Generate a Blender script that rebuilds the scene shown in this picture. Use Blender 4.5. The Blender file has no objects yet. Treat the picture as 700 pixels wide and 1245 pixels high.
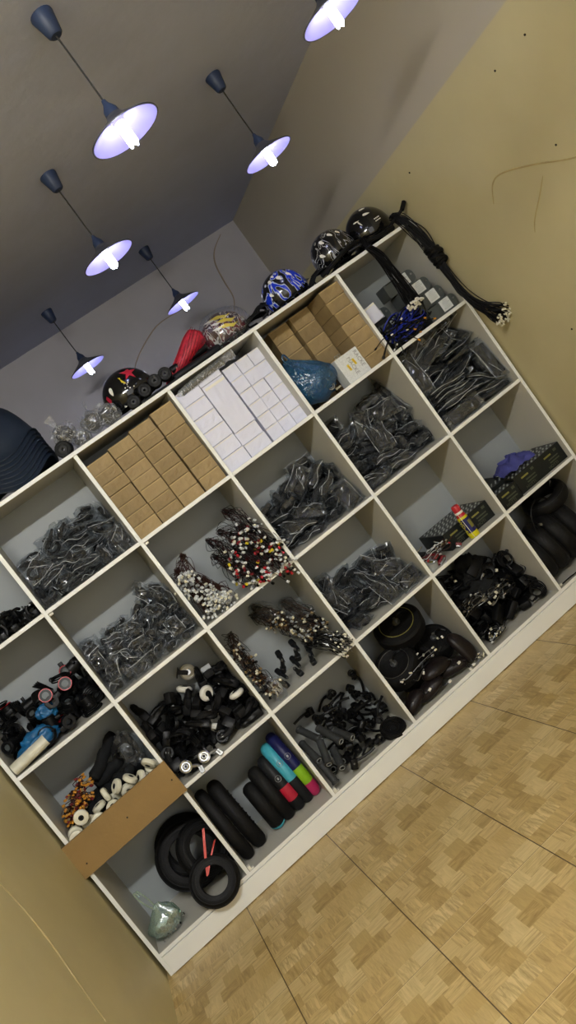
import bpy, bmesh, math, random
from mathutils import Vector, Matrix, Quaternion, Euler, noise
PI = math.pi
scene = bpy.context.scene
COL = scene.collection
rnd = random.Random(7)
def R(d): return math.radians(d)

# ------------------------------------------------------------------ materials
def new_mat(name):
    m = bpy.data.materials.new(name); m.use_nodes = True
    return m, m.node_tree.nodes, m.node_tree.links
def rgb(h):
    h = h.lstrip('#'); v = [int(h[i:i+2], 16)/255 for i in (0, 2, 4)]
    return tuple(c/12.92 if c <= .04045 else ((c+.055)/1.055)**2.4 for c in v)+(1,)
def mat(name, col, rough=.5, metal=0., var=.12, scale=18., bump=0., bscale=60., coat=0., spec=None):
    if spec is None: spec = .3 if isinstance(col, str) and sum(int(col[i:i+2], 16) for i in (1, 3, 5)) < 150 else .5
    m, n, l = new_mat(name); b = n['Principled BSDF']
    tc = n.new('ShaderNodeTexCoord'); nz = n.new('ShaderNodeTexNoise')
    nz.inputs['Scale'].default_value = scale; nz.inputs['Detail'].default_value = 4
    l.new(tc.outputs['Object'], nz.inputs['Vector'])
    r = n.new('ShaderNodeValToRGB'); c = rgb(col) if isinstance(col, str) else col+(1,)
    r.color_ramp.elements[0].position = .3; r.color_ramp.elements[1].position = .7
    r.color_ramp.elements[0].color = tuple(max(0, v*(1-var)) for v in c[:3])+(1,)
    r.color_ramp.elements[1].color = tuple(min(1, v*(1+var)) for v in c[:3])+(1,)
    l.new(nz.outputs['Fac'], r.inputs['Fac']); l.new(r.outputs['Color'], b.inputs['Base Color'])
    b.inputs['Roughness'].default_value = rough; b.inputs['Metallic'].default_value = metal
    b.inputs['Coat Weight'].default_value = coat; b.inputs['Specular IOR Level'].default_value = spec
    if bump:
        z = n.new('ShaderNodeTexNoise'); z.inputs['Scale'].default_value = bscale; z.inputs['Detail'].default_value = 5
        l.new(tc.outputs['Object'], z.inputs['Vector'])
        k = n.new('ShaderNodeBump'); k.inputs['Strength'].default_value = bump; k.inputs['Distance'].default_value = .01
        l.new(z.outputs['Fac'], k.inputs['Height']); l.new(k.outputs['Normal'], b.inputs['Normal'])
    return m
def emit(name, col, s):
    m, n, l = new_mat(name); b = n['Principled BSDF']
    b.inputs['Base Color'].default_value = col+(1,)
    b.inputs['Emission Color'].default_value = col+(1,); b.inputs['Emission Strength'].default_value = s
    return m
def film(name, tint, gloss=.22, milk=.06, rough=.16, crease=.16):
    m, n, l = new_mat(name); n.remove(n['Principled BSDF']); out = n['Material Output']
    tr = n.new('ShaderNodeBsdfTransparent'); tr.inputs[0].default_value = tint+(1,)
    gl = n.new('ShaderNodeBsdfGlossy'); gl.inputs['Roughness'].default_value = rough; gl.inputs[0].default_value = (.95, .97, 1, 1)
    df = n.new('ShaderNodeBsdfDiffuse'); df.inputs[0].default_value = tuple(min(1, c*.9) for c in tint)+(1,)
    lw = n.new('ShaderNodeLayerWeight'); lw.inputs['Blend'].default_value = .35
    ma = n.new('ShaderNodeMath'); ma.operation = 'MULTIPLY_ADD'; ma.inputs[1].default_value = .38; ma.inputs[2].default_value = gloss
    ma.use_clamp = True
    l.new(lw.outputs['Facing'], ma.inputs[0])
    tc = n.new('ShaderNodeTexCoord'); nz = n.new('ShaderNodeTexNoise'); nz.inputs['Scale'].default_value = 26; nz.inputs['Detail'].default_value = 1.5; nz.inputs['Distortion'].default_value = 1.6
    l.new(tc.outputs['Object'], nz.inputs['Vector'])
    s1 = n.new('ShaderNodeMath'); s1.operation = 'SUBTRACT'; s1.inputs[1].default_value = .5; l.new(nz.outputs['Fac'], s1.inputs[0])
    s2 = n.new('ShaderNodeMath'); s2.operation = 'ABSOLUTE'; l.new(s1.outputs[0], s2.inputs[0])
    s3 = n.new('ShaderNodeMapRange'); s3.inputs[1].default_value = 0; s3.inputs[2].default_value = .022; s3.inputs[3].default_value = crease; s3.inputs[4].default_value = milk; l.new(s2.outputs[0], s3.inputs[0])
    bp = n.new('ShaderNodeBump'); bp.inputs['Strength'].default_value = .9; bp.inputs['Distance'].default_value = .006; l.new(nz.outputs['Fac'], bp.inputs['Height']); l.new(bp.outputs[0], gl.inputs['Normal'])
    m1 = n.new('ShaderNodeMixShader'); l.new(s3.outputs[0], m1.inputs[0])
    l.new(tr.outputs[0], m1.inputs[1]); l.new(df.outputs[0], m1.inputs[2])
    m2 = n.new('ShaderNodeMixShader'); l.new(ma.outputs[0], m2.inputs[0])
    l.new(m1.outputs[0], m2.inputs[1]); l.new(gl.outputs[0], m2.inputs[2]); l.new(m2.outputs[0], out.inputs[0])
    return m
def flame(name, base, line, fill, thr=.5, w=.035, scale=7.):
    """moulded-in helmet print: flame shapes with a thin pale outline"""
    m, n, l = new_mat(name); b = n['Principled BSDF']; b.inputs['Roughness'].default_value = .18; b.inputs['Coat Weight'].default_value = .6
    tc = n.new('ShaderNodeTexCoord'); mp = n.new('ShaderNodeMapping'); mp.inputs['Scale'].default_value = (2.2, 2.2, .9)
    mp.inputs['Rotation'].default_value = (0, R(-28), 0)
    nz = n.new('ShaderNodeTexNoise'); nz.inputs['Scale'].default_value = scale; nz.inputs['Detail'].default_value = 1.2; nz.inputs['Distortion'].default_value = 1.1
    l.new(tc.outputs['Object'], mp.inputs[0]); l.new(mp.outputs[0], nz.inputs['Vector'])
    r = n.new('ShaderNodeValToRGB'); cr = r.color_ramp; cr.interpolation = 'CONSTANT'
    cr.elements[0].position = 0; cr.elements[0].color = rgb(base)
    cr.elements[1].position = thr-w; cr.elements[1].color = rgb(line)
    e = cr.elements.new(thr+w); e.color = rgb(fill)
    e = cr.elements.new(min(.98, thr+w+.12)); e.color = rgb(line)
    e = cr.elements.new(min(.99, thr+w+.14)); e.color = rgb(base)
    l.new(nz.outputs['Fac'], r.inputs[0]); l.new(r.outputs[0], b.inputs['Base Color'])
    return m

M = {}
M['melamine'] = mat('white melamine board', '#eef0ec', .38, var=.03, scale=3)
M['melface'] = mat('shade-greyed board face', '#bcbab0', .45, var=.03, scale=3)  # same white board, greyed so the colour carries the compartment shade
M['melback'] = mat('shade-greyed backing board', '#9aa0a2', .45, var=.03, scale=2)  # backing darkened in colour for the dimness deep inside the compartments
M['mdf'] = mat('brown fibreboard', '#8c7040', .6, var=.08, scale=6, bump=.08)
M['screw'] = mat('dark screw head', '#2a2118', .4, .6)
M['kraft'] = mat('kraft cardboard', '#98835c', .75, var=.14, scale=9, bump=.35, bscale=22)
M['kraft2'] = mat('kraft cardboard in folds', '#8b7752', .75, var=.12, scale=14, bump=.3, bscale=30)
M['flap'] = mat('cardboard flap edge', '#c0a878', .8)
M['whitebox'] = mat('white carton', '#dcdff0', .5, var=.03, scale=6, bump=.1, bscale=20)
M['black'] = mat('black moulded plastic', '#0a0b0d', .42, var=.3, spec=.22)
M['dull'] = mat('dull black rubber', '#0c0c0d', .62, var=.3, spec=.2, bump=.12, bscale=90)
M['softblack'] = mat('soft black fabric', '#0f1113', .85, var=.3, bump=.3, bscale=40)
M['charcoal'] = mat('charcoal plastic', '#15171a', .5, var=.2, spec=.25)
M['grip'] = mat('dark grey grip rubber', '#303233', .6, var=.15)
M['slate'] = mat('slate grey alloy', '#4b5152', .5, .2, var=.1)
M['navy'] = mat('dark navy plastic', '#1a2433', .48, var=.15, scale=5)
M['steel'] = mat('bright steel', '#c9ccce', .22, 1.)
M['dimsteel'] = mat('dim steel', '#8a8c8c', .35, .9)
M['whiteplastic'] = mat('white plastic', '#e8e6dc', .4, var=.05)
M['cream'] = mat('cream urethane', '#dedbc6', .42, var=.06)
M['red'] = mat('red plastic', '#b3202c', .4)
M['darkred'] = mat('dark red reflector', '#6e1a22', .3)
M['wirered'] = mat('dark red wire', '#331012', .5)
M['wirebrown'] = mat('brown wire', '#3a2517', .5)
M['yellow'] = mat('yellow plastic', '#d8c22c', .45)
M['orange'] = mat('amber plastic', '#c98a2c', .45)
M['blue'] = mat('royal blue wire', '#1b2c9a', .4)
M['clothblue'] = mat('blue plastic sheet', '#185c8c', .4, var=.2, bump=.3, bscale=30)
M['purple'] = mat('indigo cloth', '#43468a', .75, var=.15, bump=.2, bscale=30)
M['whitecloth'] = mat('off-white cloth', '#d8d6c4', .7, var=.08, bump=.3, bscale=60)
M['label'] = mat('printed white label', '#d4d8d8', .5, var=.12, scale=160)
M['print'] = mat('grey print', '#8f9394', .6)
M['darkprint'] = mat('black print', '#15161c', .5)
M['cyan'] = mat('cyan plastic', '#3ea2b8', .4)
M['deepblue'] = mat('deep blue plastic', '#161a4d', .4)
M['lime'] = mat('lime plastic', '#86b81e', .4)
M['magenta'] = mat('magenta plastic', '#b82660', .4)
M['crimson'] = mat('crimson plastic', '#b01d38', .4)
M['coral'] = mat('coral red strap', '#d2483c', .5)
M['netred'] = mat('red net', '#b01c30', .55, var=.35, scale=60)
M['film'] = film('clear polythene', (.90, .92, .94), .03, .01, .12)
M['filmgrey'] = film('crinkled polythene', (.82, .85, .88), .03, .02, .14)
M['filmcrinkle'] = film('very crinkled polythene', (.85, .87, .9), .08, .10, .15, .85)
M['filmblue'] = film('blue polythene bag', (.03, .22, .46), .04, .30, .25, .45)
M['creaseglint'] = mat('polythene crease highlight', '#c4c8cc', .3, var=.3, scale=40)  # pale tone paints the highlights along bag creases
M['cable'] = mat('matt black cable', '#0b0b0c', .6, var=.2, spec=.15)
M['filmgreen'] = film('pale green polythene bag', (.72, .9, .82), .2, .16, .2)
M['canbody'] = mat('navy can print', '#1a1f63', .3, .2)
M['canyellow'] = mat('yellow can print', '#cfc81c', .3)
M['blackbox'] = mat('black glossy carton', '#15191a', .4, var=.15)
M['stripe'] = mat('white stripe print', '#aab0ae', .5)
M['olive'] = mat('yellow green print', '#7d7a3a', .5)
M['dimprint'] = mat('dim olive print', '#3e4434', .5)
M['cord'] = mat('dark cord', '#23262c', .5)
M['cup'] = mat('slate blue plastic cup', '#243353', .5)
M['shadeout'] = mat('grey enamel', '#4a4c58', .4)
M['shadein'] = mat('white enamel', '#b4acec', .35, var=.02)
M['bulb'] = emit('fluorescent tube', (.78, .84, 1.), 8.5)
M['crack'] = mat('wall crack', '#ab9a6c', .9)
M['crackdark'] = mat('wall crack in shade', '#97897a', .9)
M['hole'] = mat('nail hole', '#1c1712', .9)
M['helmblack'] = mat('glossy black helmet shell', '#0b0b0d', .14, coat=.7)
M['flameblue'] = flame('blue flame print', '#0b0c12', '#aeb9d8', '#1634c4', .47, .022, 9)
M['flamewhite'] = flame('white line flame print', '#0c0c0e', '#a8aaac', '#0e0e10', .48, .018, 10)
M['flamemulti'] = flame('maroon and white print', '#3a0f1c', '#c2c0c0', '#5e1a2a', .5, .03, 14)

# ------------------------------------------------------------------ mesh helpers
def xf(bm, vs, loc=(0, 0, 0), rot=(0, 0, 0)):
    m = Matrix.Translation(loc) @ (rot if isinstance(rot, Matrix) else Euler(rot).to_matrix().to_4x4())
    for v in vs: v.co = m @ v.co
def box(bm, loc, dim, rot=(0, 0, 0), bev=0., seg=1):
    r = bmesh.ops.create_cube(bm, size=1); vs = r['verts']
    for v in vs: v.co = Vector((v.co.x*dim[0], v.co.y*dim[1], v.co.z*dim[2]))
    if bev:
        es = list({e for v in vs for e in v.link_edges})
        q = bmesh.ops.bevel(bm, geom=es, offset=bev, segments=seg, affect='EDGES', profile=.5)
        vs = list({v for f in q['faces'] for v in f.verts} | {v for v in vs if v.is_valid})
    xf(bm, vs, loc, rot); return vs
def tube(bm, pts, r, n=6, closed=False, cap=True):
    pts = [Vector(p) for p in pts]; m = len(pts)
    rs = r if isinstance(r, (list, tuple)) else [r]*m
    rings = []; up = None
    for i, p in enumerate(pts):
        if closed: t = pts[(i+1) % m]-pts[i-1]
        else: t = pts[min(i+1, m-1)]-pts[max(i-1, 0)]
        t = t.normalized() if t.length > 1e-9 else Vector((0, 0, 1))
        if up is None: up = Vector((0, 0, 1)) if abs(t.z) < .9 else Vector((1, 0, 0))
        s = t.cross(up)
        if s.length < 1e-6: s = t.cross(Vector((1, .3, .2)))
        s.normalize(); up = s.cross(t).normalized()
        rings.append([bm.verts.new(p+(s*math.cos(2*PI*k/n)+up*math.sin(2*PI*k/n))*rs[i]) for k in range(n)])
    for i in range(m if closed else m-1):
        a, b = rings[i], rings[(i+1) % m]
        for k in range(n): bm.faces.new((a[k], a[(k+1) % n], b[(k+1) % n], b[k]))
    if cap and not closed:
        bm.faces.new(rings[0][::-1]); bm.faces.new(rings[-1])
    return [v for q in rings for v in q]
def lathe(bm, prof, n=24, loc=(0, 0, 0), rot=(0, 0, 0), closed=False, arc=2*PI):
    full = abs(arc-2*PI) < 1e-6; rings = []
    for k in range(n if full else n+1):
        a = arc*k/n
        rings.append([bm.verts.new((r*math.cos(a), r*math.sin(a), z)) for r, z in prof])
    m = len(prof)
    for k in range(n):
        a, b = rings[k], rings[(k+1) % len(rings)]
        for i in range(m if closed else m-1):
            j = (i+1) % m
            f = [a[i], b[i], b[j], a[j]]
            if prof[i][0] < 1e-7 and prof[j][0] < 1e-7: continue
            try: bm.faces.new(f)
            except ValueError: pass
    vs = [v for q in rings for v in q]
    xf(bm, vs, loc, rot); return vs
def ringprof(Rr, rr, n=10, sy=1.): return [(Rr+rr*math.cos(2*PI*k/n), rr*sy*math.sin(2*PI*k/n)) for k in range(n)]
def torus(bm, Rr, rr, n=24, m=10, loc=(0, 0, 0), rot=(0, 0, 0), sy=1.): return lathe(bm, ringprof(Rr, rr, m, sy), n, loc, rot, True)
def cyl(bm, r, h, loc=(0, 0, 0), rot=(0, 0, 0), n=16, r2=None): return lathe(bm, [(0, -h/2), (r, -h/2), (r if r2 is None else r2, h/2), (0, h/2)], n, loc, rot)
def grid(bm, nx, ny, f):
    v = [[bm.verts.new(f(i/nx, j/ny)) for j in range(ny+1)] for i in range(nx+1)]
    for i in range(nx):
        for j in range(ny): bm.faces.new((v[i][j], v[i+1][j], v[i+1][j+1], v[i][j+1]))
    return v
def mesh_of(name, bm, m, smooth=False):
    bmesh.ops.remove_doubles(bm, verts=bm.verts, dist=1e-6)
    bmesh.ops.recalc_face_normals(bm, faces=bm.faces)
    me = bpy.data.meshes.new(name); bm.to_mesh(me); bm.free()
    me.materials.append(M[m] if isinstance(m, str) else m)
    if smooth:
        me.shade_smooth()
        if smooth != 'all':
            try: me.set_sharp_from_angle(angle=R(40))
            except Exception: pass
    return me
def link(name, me, parent=None, loc=None, rot=None):
    o = bpy.data.objects.new(name, me); COL.objects.link(o)
    if parent: o.parent = parent
    if loc is not None: o.location = loc
    if rot is not None: o.rotation_euler = rot
    return o
def obj(name, bm, m, parent=None, smooth=False, loc=None, rot=None):
    return link(name, mesh_of(name, bm, m, smooth), parent, loc, rot)
def tag(o, label, cat, group=None):
    o['label'] = label; o['category'] = cat
    if group: o['group'] = group
    return o
def thing(name, label, cat, loc=(0, 0, 0), rot=(0, 0, 0), group=None):
    o = bpy.data.objects.new(name, None); COL.objects.link(o); o.empty_display_size = .05
    o.location = loc; o.rotation_euler = rot; return tag(o, label, cat, group)
def struct(o): o['kind'] = 'structure'; return o
KIDS = {}
def kids(o): return [c for c in COL.objects if c.parent == o]
def copy_tree(o, parent=None, ch=None):
    c = o.copy(); COL.objects.link(c)
    if parent: c.parent = parent
    for k in (ch if ch is not None else kids(o)): copy_tree(k, c)
    return c
def text(name, s, size, m, parent, loc, rot, ext=.0004, align='CENTER'):
    cu = bpy.data.curves.new(name, 'FONT'); cu.body = s; cu.size = size; cu.extrude = ext
    cu.align_x = align; cu.align_y = 'CENTER'; cu.resolution_u = 2
    t = bpy.data.objects.new(name, cu); COL.objects.link(t)
    dg = bpy.context.evaluated_depsgraph_get(); me = bpy.data.meshes.new_from_object(t.evaluated_get(dg))
    bpy.data.objects.remove(t); me.materials.clear(); me.materials.append(M[m])
    return link(name, me, parent, loc, rot)

# ------------------------------------------------------------------ measured layout
XS = [.0057, .4585, .9174, 1.3808, 1.8375, 2.3030, 2.7599]
ZS = [.0981, .5367, .9786, 1.4197, 1.8591]
TH, DEPTH = .016, .35
XL, XR, YB, YF, ZC = -.018, 2.785, 1.682, -6.2, 2.716
def cell(c, r): return XS[c]+TH/2, XS[c+1]-TH/2, ZS[3-r]+TH/2, ZS[4-r]-TH/2

# ------------------------------------------------------------------ room
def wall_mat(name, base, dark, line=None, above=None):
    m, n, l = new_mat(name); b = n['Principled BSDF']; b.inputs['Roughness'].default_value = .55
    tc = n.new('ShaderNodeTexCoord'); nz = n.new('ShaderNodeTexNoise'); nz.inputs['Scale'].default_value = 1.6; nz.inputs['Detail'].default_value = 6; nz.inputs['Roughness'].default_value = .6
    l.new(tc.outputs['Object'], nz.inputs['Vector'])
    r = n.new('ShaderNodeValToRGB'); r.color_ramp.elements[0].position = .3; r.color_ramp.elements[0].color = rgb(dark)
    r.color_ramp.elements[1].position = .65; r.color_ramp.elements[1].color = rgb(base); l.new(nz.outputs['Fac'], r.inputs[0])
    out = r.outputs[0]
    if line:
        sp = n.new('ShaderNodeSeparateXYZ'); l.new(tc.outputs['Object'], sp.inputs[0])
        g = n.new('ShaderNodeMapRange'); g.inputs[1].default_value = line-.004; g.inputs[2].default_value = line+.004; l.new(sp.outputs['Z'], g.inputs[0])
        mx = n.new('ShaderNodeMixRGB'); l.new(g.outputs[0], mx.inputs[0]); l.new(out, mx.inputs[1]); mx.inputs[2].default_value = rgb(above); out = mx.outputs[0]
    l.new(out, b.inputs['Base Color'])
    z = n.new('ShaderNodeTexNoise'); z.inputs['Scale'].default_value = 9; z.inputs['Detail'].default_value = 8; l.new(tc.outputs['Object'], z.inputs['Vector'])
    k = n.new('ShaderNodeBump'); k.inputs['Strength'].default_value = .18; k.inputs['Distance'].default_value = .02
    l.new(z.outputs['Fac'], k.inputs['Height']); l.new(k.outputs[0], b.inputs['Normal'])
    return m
M['wall'] = wall_mat('cream painted plaster', '#cfc496', '#c4b98a')
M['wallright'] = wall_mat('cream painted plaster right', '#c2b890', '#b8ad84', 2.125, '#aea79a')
M['wallback'] = wall_mat('greyish painted plaster', '#b2b0b8', '#a6a4aa')
M['ceiling'] = wall_mat('grey painted ceiling', '#bcc4e4', '#b0b7d4')

def floor_mat():
    m, n, l = new_mat('parquet pattern tile'); b = n['Principled BSDF']
    def math_(op, a, bb=None, cc=None):
        k = n.new('ShaderNodeMath'); k.operation = op
        for i, v in enumerate((a, bb, cc)):
            if v is None: continue
            if isinstance(v, (int, float)): k.inputs[i].default_value = v
            else: l.new(v, k.inputs[i])
        return k.outputs[0]
    tc = n.new('ShaderNodeTexCoord'); sp = n.new('ShaderNodeSeparateXYZ'); l.new(tc.outputs['Object'], sp.inputs[0])
    T = .4222
    tx = math_('DIVIDE', math_('SUBTRACT', sp.outputs[0], .7953), T); ty = math_('DIVIDE', math_('SUBTRACT', sp.outputs[1], -.2247), T)
    fx = math_('FRACT', tx); fy = math_('FRACT', ty); ix = math_('FLOOR', tx); iy = math_('FLOOR', ty)
    N = 6.
    gy = math_('MULTIPLY', fy, N); cy = math_('FLOOR', gy)
    rw = n.new('ShaderNodeTexWhiteNoise'); rw.noise_dimensions = '1D'; l.new(math_('ADD', cy, .37), rw.inputs['W'])
    gx = math_('ADD', math_('MULTIPLY', fx, N), rw.outputs['Value']); cx = math_('FLOOR', gx)
    # join some neighbouring squares into rectangles
    cb = n.new('ShaderNodeCombineXYZ'); l.new(math_('FLOOR', math_('MULTIPLY', math_('ADD', gx, math_('MODULO', cy, 2.)), .5)), cb.inputs[0]); l.new(cy, cb.inputs[1]); cb.inputs[2].default_value = 5.3
    wj = n.new('ShaderNodeTexWhiteNoise'); wj.noise_dimensions = '3D'; l.new(cb.outputs[0], wj.inputs[0])
    cc = n.new('ShaderNodeCombineXYZ'); l.new(cx, cc.inputs[0]); l.new(cy, cc.inputs[1]); cc.inputs[2].default_value = 1.7
    ws = n.new('ShaderNodeTexWhiteNoise'); ws.noise_dimensions = '3D'; l.new(cc.outputs[0], ws.inputs[0])
    join = math_('GREATER_THAN', wj.outputs['Value'], .45)
    mixv = n.new('ShaderNodeMix'); mixv.data_type = 'VECTOR'; l.new(join, mixv.inputs[0]); l.new(ws.outputs['Color'], mixv.inputs[4]); l.new(wj.outputs['Color'], mixv.inputs[5])
    cs = n.new('ShaderNodeSeparateXYZ'); l.new(mixv.outputs[1], cs.inputs[0])
    dirn = math_('GREATER_THAN', cs.outputs[1], .5)
    def grain(sx, sy):
        mp = n.new('ShaderNodeCombineXYZ'); l.new(math_('MULTIPLY', fx, sx), mp.inputs[0]); l.new(math_('MULTIPLY', fy, sy), mp.inputs[1]); l.new(math_('MULTIPLY', cs.outputs[0], 40.), mp.inputs[2])
        g = n.new('ShaderNodeTexNoise'); g.inputs['Scale'].default_value = 1; g.inputs['Detail'].default_value = 5; g.inputs['Roughness'].default_value = .65; g.inputs['Distortion'].default_value = .9
        l.new(mp.outputs[0], g.inputs['Vector']); return g.outputs['Fac']
    g1, g2 = grain(46., 5.), grain(5., 46.)
    gm = n.new('ShaderNodeMix'); l.new(dirn, gm.inputs[0]); l.new(g1, gm.inputs[2]); l.new(g2, gm.inputs[3])
    base = n.new('ShaderNodeValToRGB'); l.new(cs.outputs[0], base.inputs[0]); e = base.color_ramp.elements
    e[0].color = rgb('#b79e68'); e[1].color = rgb('#d3be8a'); x = base.color_ramp.elements.new(.45); x.color = rgb('#bea36a'); x = base.color_ramp.elements.new(.7); x.color = rgb('#c9b17b')
    gr = n.new('ShaderNodeValToRGB'); l.new(gm.outputs[0], gr.inputs[0]); e = gr.color_ramp.elements
    e[0].position = .3; e[0].color = (.50, .43, .32, 1); e[1].position = .62; e[1].color = (1.05, 1.03, 1, 1)
    mul = n.new('ShaderNodeMixRGB'); mul.blend_type = 'MULTIPLY'
    l.new(math_('MULTIPLY_ADD', cs.outputs[2], .7, .3), mul.inputs[0]); l.new(base.outputs[0], mul.inputs[1]); l.new(gr.outputs[0], mul.inputs[2])
    # joints
    def joint(f, w): return math_('ADD', math_('LESS_THAN', f, w), math_('GREATER_THAN', f, 1-w))
    jx = joint(fx, .0042); jy = joint(fy, .006)
    m1 = n.new('ShaderNodeMixRGB'); l.new(jy, m1.inputs[0]); l.new(mul.outputs[0], m1.inputs[1]); m1.inputs[2].default_value = rgb('#dcc794')
    m2 = n.new('ShaderNodeMixRGB'); l.new(jx, m2.inputs[0]); l.new(m1.outputs[0], m2.inputs[1]); m2.inputs[2].default_value = rgb('#57452a')
    # thin dark line inside one side of the pale joints
    jd = math_('MULTIPLY', math_('LESS_THAN', fy, .005), 1.)
    m3 = n.new('ShaderNodeMixRGB'); l.new(jd, m3.inputs[0]); l.new(m2.outputs[0], m3.inputs[1]); m3.inputs[2].default_value = rgb('#6a5430')
    l.new(m3.outputs[0], b.inputs['Base Color']); b.inputs['Roughness'].default_value = .33
    k = n.new('ShaderNodeBump'); k.inputs['Strength'].default_value = .35; k.inputs['Distance'].default_value = .002; k.invert = True
    l.new(math_('MAXIMUM', jx, jy), k.inputs['Height']); l.new(k.outputs[0], b.inputs['Normal'])
    return m
M['floor'] = floor_mat()
def slab(name, x0, x1, y0, y1, z0, z1, m):
    bm = bmesh.new(); box(bm, ((x0+x1)/2, (y0+y1)/2, (z0+z1)/2), (x1-x0, y1-y0, z1-z0)); return struct(obj(name, bm, m))
slab('floor', XL-.1, XR+.1, YF, YB+.1, -.1, 0, 'floor')
slab('ceiling', XL-.1, XR+.1, YF, YB+.1, ZC, ZC+.1, 'ceiling')
slab('wall_left', XL-.1, XL, YF, YB+.1, 0, ZC, 'wall')
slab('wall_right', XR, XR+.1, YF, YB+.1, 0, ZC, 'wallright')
slab('wall_back', XL, XR, YB, YB+.1, 0, ZC, 'wallback')
def smooth_path(pts, k=6):
    pts = [Vector(p) for p in pts]; out = []
    for i in range(len(pts)-1):
        p0, p1, p2, p3 = pts[max(i-1, 0)], pts[i], pts[i+1], pts[min(i+2, len(pts)-1)]
        for j in range(k):
            t = j/k; out.append(.5*((2*p1)+(p2-p0)*t+(2*p0-5*p1+4*p2-p3)*t*t+(3*p1-p0-3*p2+p3)*t**3))
    out.append(pts[-1]); return out
def crack(pts, r, m):
    bm = bmesh.new(); P = smooth_path(pts); tube(bm, P, [r*(.4+.6*math.sin(PI*(i+.5)/len(P))) for i in range(len(P))], 5)
    tag(obj('wall_crack', bm, m), 'x', 'crack')
    return COL.objects[-1]
WORLD, EXPO, TUBE = 0.75, 1.1, 118
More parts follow.
